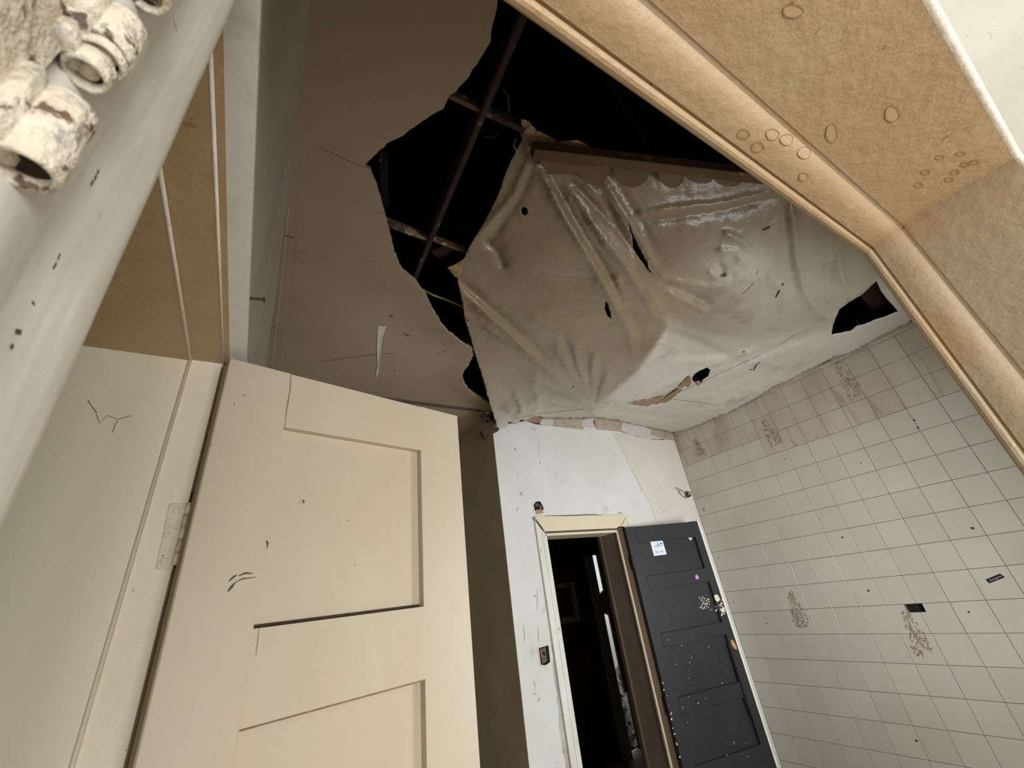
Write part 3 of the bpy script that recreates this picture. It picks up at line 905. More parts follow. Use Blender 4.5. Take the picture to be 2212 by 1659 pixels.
# painted butt hinge on the jamb strip
hy = YJ + .0082
h1, h2 = ony(366, 1088, hy), ony(336, 1231, hy)
h3, h4 = ony(405, 1088, hy), ony(383, 1231, hy)
hinge = MB().prism([h1, h3, h4, h2], (0, -.0022, 0)).build('hinge', 'hinge_cream', trim2, bevel=.0005)
for (x, y) in [(381, 1103), (362, 1156), (354, 1211)]:
    c = ony(x, y, hy - .0022)
    MB().tube([c, c + Vector((0, -.0016, 0))], [.0044, .0034], 14).build('screw', 'hinge_cream', hinge, smooth=False)
bx, bz0, bz1 = h3.x + .0045, h4.z, h3.z
nk = 5
for k in range(nk):
    a = bz0 + .006 + (bz1 - bz0 - .006) * k / nk
    b = bz0 + .006 + (bz1 - bz0 - .006) * (k + 1) / nk - .0010
    MB().tube([(bx, hy - .0065, a), (bx, hy - .0065, b)], .0050, 12).build('knuckle', 'hinge_cream' if k % 2 else 'jamb_cream', hinge, smooth=True)
MB().tube([(bx, hy - .0065, bz0), (bx, hy - .0065, bz1 + .018)], [.0024, .0024], 8).build('pin', 'rust_iron', hinge)

# ---- trim_3: casing of the black door's opening
trim3 = empty('trim_3', (2.0, YB, 0))
struct(trim3, 'worn cream and brown casing around the dark doorway in the white wall', 'door frame')
y0 = YB - .016
MB().prism([(1.605, y0, 2.118), (2.474, y0, 2.116), (2.474, y0, 2.03), (2.405, y0, 2.018), (1.672, y0, 2.018)], (0, .018, 0)).build('casing_head', 'cream_casing', trim3, bevel=.002)
MB().prism([(1.603, y0, 2.112), (1.668, y0, 2.016), (1.672, y0, 0), (1.612, y0, 0)], (0, .018, 0)).build('casing', 'old_white_trim', trim3, bevel=.002)
MB().prism([(1.645, y0 - .003, 2.03), (1.668, y0 - .003, 2.0), (1.672, y0 - .003, 0), (1.648, y0 - .003, 0)], (0, .018, 0)).build('casing_edge', 'old_white_trim', trim3, bevel=.002)
MB().prism([(2.337, y0, 2.03), (2.410, y0, 2.03), (2.410, y0, 0), (2.337, y0, 0)], (0, .020, 0)).build('casing', 'brown_frame', trim3, bevel=.003)
MB().box(1.672, 2.337, YB - .006, YB + .05, 2.003, 2.018).build('frame_head', 'brown_frame', trim3, bevel=.002)
MB().box(1.672, 2.337, YB - .010, YB + .17, 1.990, 2.006).build('lining_head', 'cream_casing', trim3, bevel=.002)
MB().box(DX1 - .006, DX1 + .012, YB - .012, YB + .168, 0, 2.0).build('lining', 'grey_reveal', trim3, bevel=.002)
MB().box(DX1 - .014, DX1 - .004, YB - .014, YB + .004, 0, 1.995).build('lining_bead', 'cream_casing', trim3, bevel=.003)
MB().box(DX0 - .008, DX0 + .006, YB - .010, YB + .168, 0, 2.0).build('lining', 'old_white_trim', trim3, bevel=.002)
MB().box(DX1 - .030, DX1 - .004, YB + .168, YB + .20, 0, 2.0).build('inner_frame', 'brown_frame', trim3, bevel=.002)
mb = MB()
for pts, w in [([(1151, 1117), (1160, 1128), (1170, 1142), (1175, 1148)], .009), ([(1352, 1117), (1346, 1128), (1340, 1138)], .004), ([(1180, 1114), (1225, 1114), (1280, 1112), (1300, 1113)], .006), ([(1335, 1110), (1342, 1106), (1346, 1110)], .004), ([(1356, 1128), (1358, 1137)], .003)]:
    mb.ribbon([ony(x, y, y0) for x, y in pts], [w * .4] + [w] * (len(pts) - 2) + [w * .5], (0, -1, 0), .0008)
mb.build('cracks', 'crack_and_shade_dark', trim3)

# ---- door_2: black panelled door swung back against the wall
K = .975
h = onz(1349.5, 1139, .375); e = onz(1508, 1125, .375)
C0 = Vector((0, 0, CAMZ))
h = C0 + (h - C0) * K; e = C0 + (e - C0) * K
bu = e - h; BW = bu.length; bu.normalize()
bn = Vector((-bu.y, bu.x, 0))
door2 = empty('door_2', (h.x, h.y, 0))
struct(door2, 'black painted panelled door folded back against the tiled wall corner', 'door')


def bpt(u, n, z):
    p = Vector((h.x, h.y, 0)) + bu * u + bn * n
    return Vector((p.x, p.y, z))


def bbox(u0, u1, n0, n1, z0, z1):
    return MB().prism([bpt(u0, n0, z0), bpt(u1, n0, z0), bpt(u1, n1, z0), bpt(u0, n1, z0)], (0, 0, z1 - z0))


def zk(z):
    return CAMZ + (z - CAMZ) * K


BT = .034
bz = h.z
a0, a1 = .082 * K, .628 * K
bbox(0, a0, 0, BT, .03, bz).build('stile', 'black_paint', door2, bevel=.002)
bbox(a1, BW, 0, BT, .03, bz).build('stile', 'black_paint', door2, bevel=.002)
rails = [(bz, zk(1.905)), (zk(1.675), zk(1.582)), (zk(1.312), zk(1.232)), (zk(.952), zk(.866)), (zk(.612), .45), (.18, .03)]
for a, b in rails:
    bbox(a0 + .0005, a1 - .0005, .0004, BT - .0004, b, a - (.002 if a == bz else 0)).build('rail', 'black_paint', door2, bevel=.002)
for i in range(5):
    bbox(a0 - .001, a1 + .001, .019, .027, rails[i + 1][0] - .004, rails[i][1] + .004).build('panel', 'black_paint', door2)
    bbox(a1 - .0065, a1 - .0003, .0185, .0192, rails[i + 1][0] + .002, rails[i][1] - .002).build('panel_shade', 'groove_and_shade_dark', door2)  # black strip paints the stile's shadow down the panel side
bbox(BW - .0115, BW + .0015, -.0012, .004, .03, bz).build('white_lip', 'arris_white', door2, bevel=.001)
def pbk(x, y, d=0.0):
    r = ray(x, y); nn = np.array([bn.x, bn.y, 0]); h0 = np.array([h.x, h.y, 0])
    p = r * ((h0 @ nn) / (r @ nn)); v = Vector((p[0], p[1], p[2] + CAMZ)); return v - bn * d
# the recessed panel face is .014 behind the stiles
def pbp(x, y, d):
    r = ray(x, y); nn = np.array([bn.x, bn.y, 0]); q = bpt(0, .019, 0); h0 = np.array([q.x, q.y, 0])
    p = r * ((h0 @ nn) / (r @ nn)); return Vector((p[0], p[1], p[2] + CAMZ)) - bn * d
mb = MB()
mb.ribbon([pbk(1571, 1386), (pbk(1592, 1452)), pbk(1608, 1505), pbk(1623, 1550)], [.010, .016, .018, .008], -bn, .0008)
mb.build('split_groove', 'groove_and_shade_dark', door2)
rnd = random.Random(3)
mb = MB()
def chip(cx, cy, r, asp=1.0, f=pbk, lift=.001):
    k = rnd.randint(5, 8)
    pts = []
    t0 = rnd.random() * 6
    for i in range(k):
        t = t0 + 2 * math.pi * i / k
        q = r * rnd.uniform(.55, 1.1)
        pts.append(f(cx + q * math.cos(t), cy + q * asp * math.sin(t), lift))
    return pts
def add_chip(mb, pts, push):
    mb.prism(pts, push)
for _ in range(46):
    add_chip(mb, chip(rnd.gauss(1524, 7), rnd.gauss(1302, 10), rnd.uniform(.5, 2.0), 1, lambda x, y, d: pbp(x, y, .0012)), bn * .002)
for _ in range(26):
    add_chip(mb, chip(rnd.gauss(1557, 5), rnd.gauss(1315, 9), rnd.uniform(.6, 3.0), 1), bn * .001)
add_chip(mb, chip(1549, 1291, 7, 1.4), bn * .001)
add_chip(mb, chip(1561, 1318, 6, 1.2), bn * .001)
for _ in range(40):
    u, v = rnd.uniform(1430, 1640), rnd.uniform(1380, 1650)
    if (u - 1412) > (v - 1330) * .30 and (u - 1530) < (v - 1330) * .33:
        add_chip(mb, chip(u, v, rnd.uniform(.6, 1.5)), bn * .001)
for _ in range(14):
    v = rnd.uniform(1440, 1640)
    add_chip(mb, chip(1400 + (v - 1360) * .236 + rnd.uniform(2, 7), v, rnd.uniform(.8, 2.2), 1.6), bn * .001)
mb.build('paint_chips', 'pale_chip', door2)
mb = MB().prism([pbk(*p, .002) for p in [(1578, 1381), (1584, 1384), (1590, 1396), (1592, 1403), (1586, 1401), (1580, 1392)]], bn * .002)
mb.build('bare_wood', 'wood_chip', door2)
for zc_ in (1.77, .95):
    q = bpt(-.004, -.002, zc_)
    hb = MB().tube([q + Vector((0, 0, -.045)), q + Vector((0, 0, .045))], .0075, 10).build('hinge', 'rust_iron', door2, smooth=True)

# things stuck on the black door
def sheet_on_door(name, pts, mat, label, cat, d, t=.0008):
    o = MB().prism([pbk(*p, d) for p in pts], bn * t).build(name, mat)
    return tag(o, label, cat)
notice = empty('paper_notice', pbp(1422, 1200, .001))
tag(notice, 'small white printed paper notice on the top panel of the black door', 'notice')
c4 = [(1404.5, 1170.5), (1431, 1168), (1440, 1197.5), (1412.5, 1201)]
MB().prism([pbp(*p, .0015) for p in c4], bn * .0008).build('paper', 'paper_white', notice)
A, B, Cc, D = [pbp(*p, .0017) for p in c4]
def pn(u, v):
    return (A * (1 - u) + B * u) * (1 - v) + (D * (1 - u) + Cc * u) * v
mb = MB()
for (u0, u1, v, w) in [(.18, .86, .33, .005), (.22, .8, .37, .003), (.40, .62, .50, .002)]:
    mb.ribbon([pn(u0, v), pn(u1, v)], w, -bn, .0004)
mb.build('printed_lines', 'print_grey', notice)
mb = MB().prism([pn(*p) for p in [(.44, .28), (.52, .24), (.52, .10), (.58, .08), (.58, .22), (.64, .25), (.60, .30)]], -bn * .0004)
mb.prism([pn(*p) for p in [(.72, .24), (.72, .16), (.80, .10), (.90, .16), (.90, .24)]], -bn * .0004)
mb.build('emblem', 'print_dark', notice)
me = text_mesh('0031493', .022)
me.materials.append(MATS['print_grey'])
o = bpy.data.objects.new('handwritten_number', me)
COL.objects.link(o)
uu = (B - A).normalized(); vv = (A - D).normalized(); vv = (vv - uu * vv.dot(uu)).normalized(); ww = uu.cross(vv)
R4 = Matrix((uu, vv, ww)).transposed().to_4x4()
o.matrix_world = Matrix.Translation(pn(.5, .76) - bn * .0008) @ R4
o.parent = notice
o.matrix_parent_inverse = notice.matrix_world.inverted()
tag(MB().prism([pbp(*p, .0012) for p in [(1483, 1159), (1486, 1155), (1492, 1154), (1495, 1163), (1492, 1168), (1487, 1163)]], bn * .001).build('paper_scrap', 'pale_chip'), 'torn white paper scrap in the top corner of the black door panel', 'paper scrap')
tag(MB().prism([pbk(*p, .0012) for p in [(1504, 1240), (1506, 1243), (1509, 1245), (1509, 1250), (1506, 1252), (1502, 1249), (1502, 1245)]], bn * .001).build('petal_sticker', 'lilac'), 'tiny lilac sticker on the rail of the black door', 'sticker')

# maker's label on a tile
lab = empty('tile_label', onx(2150, 1249, XR))
tag(lab, 'small dark blue label with pale script lettering on a cream tile', 'label')
lp = [onx(*p, XR - .0012) for p in [(2129, 1252), (2160, 1239), (2171, 1247), (2137, 1260)]]
MB().prism(lp, (.0008, 0, 0)).build('label_card', 'label_navy', lab)
me = text_mesh('Georgette', .0135, .45)
me.materials.append(MATS['label_script'])
o = bpy.data.objects.new('script_lettering', me)
COL.objects.link(o)
uu = (lp[1] - lp[0]).normalized(); ww = Vector((-1, 0, 0)); vv = ww.cross(uu).normalized()
R4 = Matrix((uu, vv, ww)).transposed().to_4x4()
o.matrix_world = Matrix.Translation((lp[0] + lp[1] + lp[2] + lp[3]) / 4 + Vector((-.0005, 0, 0))) @ R4
o.parent = lab
o.matrix_parent_inverse = lab.matrix_world.inverted()

# ================================================================ ROOM BEHIND THE BLACK DOOR
YF = 4.40
nf = empty('wall_niche', ony(1225, 1340, YF))
tag(nf, 'pale framed square niche on the dark wall inside the black doorway', 'niche')
fr = [ony(*p, YF) for p in [(1196, 1268), (1237, 1257), (1251, 1337), (1206, 1346)]]
x0, x1, z0, z1 = 3.10, fr[1].x, fr[2].z - .02, fr[1].z
for (a, b, c, d) in [(x0, x1, z1 - .05, z1), (x0, x1, z0, z0 + .07), (x1 - .06, x1, z0 + .07, z1 - .05), (x0, x0 + .06, z0 + .07, z1 - .05)]:
    MB().box(a, b, YF - .03, YF + .001, c, d).build('frame_bar', 'grey_wood', nf, bevel=.004)
MB().box(x0 + .06, x1 - .06, YF - .006, YF + .001, z0 + .07, z1 - .05).build('back_panel', 'dark_plaster', nf)

fd = empty('trim_4', (3.9, YF, 0))
struct(fd, 'broken grey door posts around a slit of daylight beyond the dark room', 'door frame')
MB().box(3.70, 3.832, YF - .03, YF + .0, 0, 2.04).build('post', 'grey_wood', fd, bevel=.004)
MB().box(3.912, 4.05, YF - .02, YF + .005, .55, 2.06).build('post', 'grey_wood', fd, bevel=.004)
MB().box(3.66, 4.12, YF - .04, YF + .0, 2.02, 2.16).build('lintel', 'dark_plaster', fd, bevel=.004)
MB().prism([(3.83, YF, 1.62), (3.86, YF, 1.56), (3.92, YF, 1.60), (3.92, YF, 1.33), (3.87, YF, 1.36), (3.83, YF, 1.30)], (0, .03, 0)).build('broken_board', 'grey_wood', fd)
# heap of rubble behind the slit
mb = MB()
rnd = random.Random(5)
def heap_z(x, y):
    return max(.01, min(.75, .03 + .50 * (y - 4.58)) + .10 * noise.noise(Vector((x * 5, y * 5, 1))) + .05 * noise.noise(Vector((x * 15, y * 15, 4))))
nx, ny = 40, 36
vs = [(3.2 + 2.2 * i / (nx - 1), 4.54 + 1.14 * j / (ny - 1), 0) for j in range(ny) for i in range(nx)]
vs = [(x, y, heap_z(x, y)) for x, y, _ in vs]
mb.add(vs, [(j * nx + i, j * nx + i + 1, (j + 1) * nx + i + 1, (j + 1) * nx + i) for j in range(ny - 1) for i in range(nx - 1)])
for _ in range(110):
    x, y = rnd.uniform(3.6, 5.2), rnd.uniform(4.62, 5.6)
    s = rnd.uniform(.02, .07)
    c = Vector((x, y, heap_z(x, y)))
    ax = [Vector((rnd.gauss(0, 1), rnd.gauss(0, 1), rnd.gauss(0, 1))).normalized() for _ in range(3)]
    pts = [c + ax[0] * s, c + ax[1] * s * .8, c - ax[0] * s * .7, c - ax[1] * s]
    mb.prism(pts, ax[2] * s * .6)
tag(mb.build('rubble_heap', 'rubble'), 'heap of grey rubble below the slit of daylight inside the doorway', 'rubble', kind='stuff')

# ================================================================ PLASTIC SHEET
bound = [(1125, 258), (1150, 300), (1175, 335), (1240, 345), (1320, 352), (1420, 362), (1520, 374), (1600, 383), (1660, 388), (1720, 405), (1800, 440), (1880, 510), (1930, 570), (1985, 660), (1962, 698),
         (1940, 708), (1900, 728), (1865, 748), (1838, 762), (1800, 772), (1770, 788), (1740, 802), (1712, 818), (1690, 826), (1662, 842), (1630, 862), (1600, 878), (1572, 892), (1545, 903), (1500, 922), (1470, 933), (1452, 934),
         (1430, 930), (1402, 925), (1370, 918), (1345, 911), (1320, 907), (1290, 903), (1255, 904), (1225, 905), (1196, 905), (1178, 904), (1166, 899), (1150, 902), (1138, 910), (1126, 906), (1116, 916), (1100, 911), (1092, 922), (1080, 931), (1075, 926),
         (1066, 897), (1054, 858), (1045, 825), (1036, 795), (1024, 758), (1014, 722), (1004, 690), (999, 655), (990, 615), (987, 597), (968, 578), (990, 568), (1004, 555), (1015, 530), (1040, 490), (1062, 450), (1078, 415), (1092, 372), (1104, 345), (1118, 320), (1128, 300), (1122, 280)]
W = 2.33 / 1.0
def zb(x, y):           # height where the film meets a wall, metres above lens
    return ony(x, y, YB - .012).z - CAMZ
def zr(x, y):
    return onx(x, y, XR - .012).z - CAMZ
cps = []
for p in [(1125, 258), (1150, 300)]: cps.append((*p, HC + .06))
for p in [(1240, 345), (1320, 352), (1420, 362), (1520, 374), (1600, 383), (1720, 405)]: cps.append((*p, HC + .035))
for p in [(1800, 440), (1880, 510), (1930, 570)]: cps.append((*p, HC + .03))
for p in [(1962, 698), (1900, 728), (1838, 762), (1770, 788), (1690, 826), (1630, 862), (1572, 892), (1500, 922)]: cps.append((*p, zr(*p)))
for p in [(1430, 930), (1370, 918), (1320, 907), (1255, 904), (1196, 905), (1138, 910), (1075, 926)]: cps.append((*p, zb(*p)))
for p, d in [((1054, 858), -.075), ((1036, 795), -.045), ((1014, 722), -.025), ((999, 655), -.012), ((987, 597), .0), ((1015, 530), .012), ((1062, 450), .02), ((1104, 345), .035)]: cps.append((*p, HC + d))
for p, d in [((1280, 880), .065), ((1380, 800), .075), ((1442, 712), .075), ((1200, 800), .03), ((1120, 760), .01), ((1150, 600), .005), ((1250, 700), .02), ((1300, 560), .01), ((1400, 600), .02), ((1520, 640), .045), ((1650, 560), .0), ((1600, 640), .02), ((1760, 690), .06),
             ((1750, 560), -.01), ((1860, 600), .02), ((1560, 760), .075), ((1500, 480), .0), ((1650, 460), .015), ((1180, 480), .015), ((1620, 740), .07), ((1500, 830), .055), ((1650, 800), .05), ((1390, 870), .045)]: cps.append((*p, HC + d))
cpa = np.array(cps)
P2 = cpa[:, :2] / 500.0
def tps(r2):
    return np.where(r2 > 0, r2 * np.log(r2 + 1e-12) * .5, 0)
n = len(P2)
Kx = tps(((P2[:, None] - P2[None]) ** 2).sum(-1)) + np.eye(n) * 2e-3
Q = np.concatenate([np.ones((n, 1)), P2], 1)
Amat = np.block([[Kx, Q], [Q.T, np.zeros((3, 3))]])
sol = np.linalg.solve(Amat, np.concatenate([cpa[:, 2], np.zeros(3)]))
def zfilm(X):
    X = np.asarray(X, float) / 500.0
    U = tps(((X[:, None] - P2[None]) ** 2).sum(-1))
    return U @ sol[:n] + sol[n] + X @ sol[n + 1:]


# folds: (polyline, height, half width px, skew) ; negative = hanging down
folds = [
    ([(992, 622), (1100, 722), (1200, 815), (1278, 878)], -.020, 11), ([(985, 600), (1090, 690), (1180, 770)], .010, 10),
    ([(1165, 360), (1215, 460), (1290, 590), (1360, 720), (1376, 798)], -.014, 9), ([(1188, 372), (1240, 470), (1320, 600), (1385, 720)], .012, 9),
    ([(1205, 376), (1270, 470), (1360, 590), (1420, 690), (1441, 706)], -.014, 9), ([(1225, 380), (1290, 450), (1370, 540)], .010, 10), ([(1260, 385), (1330, 450), (1365, 505)], -.009, 11),
    ([(1330, 590), (1345, 640), (1360, 690)], -.010, 7), ([(1395, 620), (1420, 660), (1435, 700)], -.010, 6),
    ([(1360, 478), (1450, 470), (1560, 452), (1690, 418)], .022, 14), ([(1355, 470), (1440, 452), (1560, 440), (1680, 412)], -.012, 9),
    ([(1705, 428), (1715, 490), (1722, 560), (1738, 630), (1775, 690)], -.010, 9), ([(1690, 440), (1698, 520), (1708, 590), (1722, 650)], .006, 12),
    ([(1412, 592), (1460, 606), (1520, 618), (1580, 616)], -.014, 7), ([(1420, 606), (1480, 630), (1540, 660)], .016, 10), ([(1440, 630), (1490, 655), (1530, 672)], -.010, 8),
    ([(1545, 540), (1590, 545), (1620, 580)], -.012, 10), ([(1560, 500), (1600, 520), (1628, 545)], -.012, 8), ([(1530, 585), (1545, 600), (1590, 592)], -.012, 6), ([(1552, 562), (1560, 590), (1590, 600)], .010, 6),
    ([(1668, 600), (1700, 640), (1690, 680)], -.008, 12), ([(1812, 540), (1815, 590), (1830, 620)], -.014, 7), ([(1775, 690), (1810, 680), (1855, 630)], -.010, 7), ([(1790, 560), (1792, 620)], .008, 10),
    ([(1442, 712), (1520, 745), (1615, 790)], .014, 9), ([(1446, 706), (1520, 728), (1600, 760), (1640, 765)], -.008, 8), ([(1470, 770), (1560, 765), (1660, 745)], .006, 5), ([(1450, 785), (1550, 775), (1640, 755)], -.006, 5),
    ([(1280, 880), (1380, 855), (1480, 815), (1600, 765), (1750, 705)], -.012, 6), ([(1290, 882), (1400, 865), (1500, 830), (1620, 775), (1760, 715)], .010, 6), ([(1300, 885), (1450, 850), (1560, 805), (1680, 760), (1790, 722)], -.008, 5),
    ([(1280, 880), (1230, 800), (1195, 740)], -.010, 6), ([(1281, 878), (1252, 800), (1240, 740)], -.011, 6), ([(1283, 876), (1280, 810), (1284, 760)], -.011, 5), ([(1284, 878), (1305, 830), (1318, 800)], -.010, 5), ([(1280, 880), (1180, 830), (1130, 810)], -.008, 6),
    ([(1282, 874), (1240, 790), (1215, 720)], .008, 6), ([(1283, 872), (1268, 800), (1262, 745)], .008, 6), ([(1285, 872), (1294, 815), (1300, 775)], .008, 5),
    ([(1166, 856), (1140, 880), (1108, 905)], -.012, 6), ([(1166, 856), (1200, 870), (1270, 878)], -.008, 5), ([(1166, 856), (1152, 840), (1160, 800)], -.008, 6), ([(1110, 845), (1122, 872), (1130, 900)], -.010, 5), ([(1092, 870), (1104, 895)], -.010, 5), ([(1166, 856), (1160, 885), (1150, 900)], -.010, 5),
    ([(1040, 500), (1110, 420), (1145, 340)], -.008, 9), ([(1060, 520), (1120, 430), (1155, 350)], .006, 9), ([(1042, 510), (1075, 545), (1088, 580)], .010, 12), ([(1130, 275), (1145, 330), (1160, 365)], -.010, 6),
    ([(1300, 885), (1380, 890), (1450, 905)], .006, 6), ([(1350, 890), (1450, 870), (1560, 850)], -.005, 5), ([(1500, 900), (1600, 858), (1690, 815)], -.006, 6), ([(1450, 870), (1520, 845), (1620, 810)], .005, 6), ([(1560, 835), (1660, 790), (1740, 752)], .006, 6),
    ([(1640, 790), (1720, 768), (1800, 740)], -.006, 6), ([(1150, 590), (1240, 600), (1290, 605)], .006, 14), ([(1040, 700), (1090, 735), (1150, 760)], -.006, 8), ([(1140, 680), (1200, 715), (1280, 745)], -.006, 8),
]
rf = random.Random(21)
for i in range(34):       # taut wrinkles in the strip along the tiled wall
    t0, s0, ln = rf.random(), rf.uniform(-.05, .75), rf.uniform(.15, .45)
    pts = []
    for k in range(4):
        s_, t_ = s0 + ln * k / 3, t0 + rf.uniform(-.05, .05) + .15 * k / 3
        u_ = np.array((1300, 875)) + s_ * np.array((490, -160)); l_ = np.array((1400, 920)) + s_ * np.array((440, -165))
        pts.append(tuple(u_ * (1 - t_) + l_ * t_))
    folds.append((pts, rf.choice((-1, 1)) * rf.uniform(.0015, .0035), rf.uniform(3, 5)))
for i in range(12):       # fan of creases under the timber batten
    x0 = rf.uniform(1180, 1330); dx = rf.uniform(60, 130)
    folds.append(([(x0, 375), (x0 + dx * .5, 375 + dx * .8), (x0 + dx, 375 + dx * 1.7)], rf.choice((-1, 1)) * rf.uniform(.003, .006), rf.uniform(4, 7)))
def fold_disp(X):
    X = np.asarray(X, float)
    out = np.zeros(len(X))
    for pl_, amp, w in folds:
        best = np.full(len(X), 1e9)
        tb = np.zeros(len(X))
        m_ = len(pl_) - 1
        for i in range(m_):
            a = np.array(pl_[i], float); b = np.array(pl_[i + 1], float)
            ab = b - a
            t = np.clip(((X - a) @ ab) / (ab @ ab), 0, 1)
            d = np.linalg.norm(X - (a + t[:, None] * ab), axis=1)
            k = d < best
            best[k] = d[k]; tb[k] = (i + t[k]) / m_
        env = np.clip(np.minimum(tb * 6 + .25, (1 - tb) * 6 + .25), 0, 1)
        s = np.exp(-np.abs(best / w) ** (1.0 if w <= 8 else 1.2))
        out += max(-.024, min(.024, 2.2 * amp)) * s * env * np.where(X[:, 1] > 690, np.clip(1 - (X[:, 0] - 1380) / 200, .5, 1), 1)
    return out


holes = [[(1126, 452), (1131, 446), (1138, 449), (1140, 460), (1134, 466), (1127, 462)],
         [(1357, 476), (1360, 486), (1369, 510), (1384, 542), (1398, 568), (1410, 592), (1398, 580), (1378, 554), (1367, 535), (1366, 512), (1360, 492)],
         [(1308, 650), (1312, 655), (1318, 675), (1320, 690), (1312, 682), (1306, 668)],
         [(1495, 818), (1500, 808), (1512, 800), (1528, 794), (1534, 799), (1530, 812), (1518, 820), (1512, 828), (1508, 822), (1498, 824)],
         [(1796, 722), (1799, 702), (1813, 668), (1835, 652), (1862, 636), (1893, 607), (1905, 632), (1918, 648), (1940, 672), (1915, 682), (1890, 690), (1868, 700), (1850, 704), (1838, 714)]]
NP = [(1796, 722), (1868, 700), (1915, 682)]
grid = []
for gx in np.arange(965, 1990, 5.5):
    for gy in np.arange(250, 940, 5.5):
        p = (gx + random.uniform(-1, 1), gy + random.uniform(-1, 1))
        if inside(p, bound) and not any(inside(p, hh) for hh in holes):
            grid.append(p)
bsub = rough_line(bound + [bound[0]], 6, 1.2, 9)[:-1]
hsub = [rough_line(hh + [hh[0]], 5, 1.0, 11 + i)[:-1] for i, hh in enumerate(holes)]
V2, T2 = cdt(bsub, hsub, grid)
XY = np.array(V2)
Z = zfilm(XY) + fold_disp(XY)
# fine crumpling
verts = []
pale = []
def seg_d(p, a, b):
    ax, ay, bx_, by_ = a[0], a[1], b[0] - a[0], b[1] - a[1]
    t = max(0, min(1, ((p[0] - ax) * bx_ + (p[1] - ay) * by_) / (bx_ * bx_ + by_ * by_)))
    return math.hypot(p[0] - ax - t * bx_, p[1] - ay - t * by_)
ridge = [(960, 905), (1075, 900), (1166, 875), (1280, 882), (1376, 803), (1442, 708), (1520, 735), (1620, 730), (1700, 705), (1775, 692), (1815, 668), (1900, 600), (2000, 600), (2000, 1000), (960, 1000)]
for (x, y), z in zip(V2, Z):
    q = Vector((x / 60, y / 60, .3))
    z += .0035 * noise.noise(q) + .0018 * noise.noise(q * 3.1) + .0008 * noise.noise(q * 8)
    cr = math.exp(-(((x - 1610) / 90) ** 2 + ((y - 585) / 65) ** 2))
    z += cr * (.006 * noise.noise(q * 3.6) - .012 * abs(noise.noise(q * 4.2)) - .006 * abs(noise.noise(q * 9.0)))
    p = onz(x, y, z)
    p.x = min(p.x, XR - .004); p.y = min(p.y, YB - .004)
    verts.append(p)
    # paler: film over white plaster by the walls, and the crumple's painted highlight
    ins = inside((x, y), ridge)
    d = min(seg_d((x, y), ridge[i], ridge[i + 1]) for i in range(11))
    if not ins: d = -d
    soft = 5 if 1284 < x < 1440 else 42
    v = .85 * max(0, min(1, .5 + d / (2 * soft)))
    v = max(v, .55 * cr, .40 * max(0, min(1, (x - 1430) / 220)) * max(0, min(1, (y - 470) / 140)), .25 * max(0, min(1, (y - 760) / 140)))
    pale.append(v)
mb = MB()
mb.v = [tuple(v) for v in verts]
for t in T2:
    a, b, c = (verts[i] for i in t)
    mb.f.append(t if (b - a).cross(c - a).z < 0 else t[::-1])
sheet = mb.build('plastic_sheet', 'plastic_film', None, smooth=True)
me = sheet.data
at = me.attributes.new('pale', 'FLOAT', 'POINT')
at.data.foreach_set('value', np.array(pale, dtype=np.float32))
sm = sheet.modifiers.new('film thickness', 'SOLIDIFY')
sm.thickness = .0012
sm.offset = 1
tag(sheet, 'dirty creased plastic sheet sagging below the broken kitchen ceiling', 'plastic sheet')
# torn scraps of film at its upper corner and along the rip
def flap(pts, z0, amp, mat, seed, parent, name='torn_flap', stp=4):
    o_ = rough_line(pts + [pts[0]], stp, 1.2, seed)[:-1]
    xs = [p[0] for p in pts]; ys = [p[1] for p in pts]
    g = [(x, y) for x in np.arange(min(xs), max(xs), stp) for y in np.arange(min(ys), max(ys), stp) if inside((x, y), o_)]
    V, T_ = cdt(o_, [], g)
    vv_ = [onz(x, y, z0 + amp * noise.noise(Vector((x / 14, y / 14, seed))) + amp * .5 * noise.noise(Vector((x / 6, y / 6, seed)))) for x, y in V]
    m_ = MB()
    m_.v = [tuple(v) for v in vv_]
    for t in T_:
        a, b, c = (vv_[i] for i in t)
        m_.f.append(t if (b - a).cross(c - a).z < 0 else t[::-1])
    o = m_.build(name, mat, parent, smooth=True)
    s_ = o.modifiers.new('film thickness', 'SOLIDIFY')
    s_.thickness = .0012
    return o
flap([(1124, 256), (1143, 262), (1158, 282), (1178, 290), (1202, 303), (1195, 318), (1172, 328), (1160, 346), (1150, 342), (1150, 322), (1136, 300)], HC + .045, .008, 'torn_film', 1, sheet)
flap([(1188, 312), (1215, 305), (1248, 303), (1268, 312), (1276, 324), (1262, 328), (1244, 326), (1226, 338), (1196, 336)], HC + .030, .012, 'torn_film', 2, sheet)
flap([(1150, 338), (1166, 318), (1172, 330), (1158, 352)], HC + .025, .007, 'torn_film', 3, sheet)
flap([(966, 578), (985, 570), (1000, 560), (996, 585), (990, 600), (982, 598)], HC - .006, .004, 'torn_film', 4, sheet)
flap([(1359, 872), (1400, 862), (1435, 856), (1448, 864), (1432, 876), (1426, 882), (1400, 878)], zfilm([(1400, 868)])[0] - .008, .004, 'broken_clay', 5, sheet)
flap([(1466, 834), (1482, 818), (1490, 812), (1494, 826), (1488, 836), (1472, 838)], zfilm([(1480, 826)])[0] - .008, .006, 'torn_film', 6, sheet)
flap([(1408, 878), (1425, 866), (1450, 850), (1468, 838), (1474, 842), (1455, 858), (1440, 872), (1428, 884)], zfilm([(1440, 862)])[0] - .006, .006, 'torn_film', 7, sheet)
flap([(1398, 560), (1404, 562), (1406, 580), (1416, 592), (1410, 592), (1400, 578)], HC + .0, .006, 'torn_film', 8, sheet)
flap([(1500, 826), (1510, 822), (1516, 828), (1508, 834)], zfilm([(1508, 828)])[0] - .006, .004, 'broken_clay', 9, sheet)
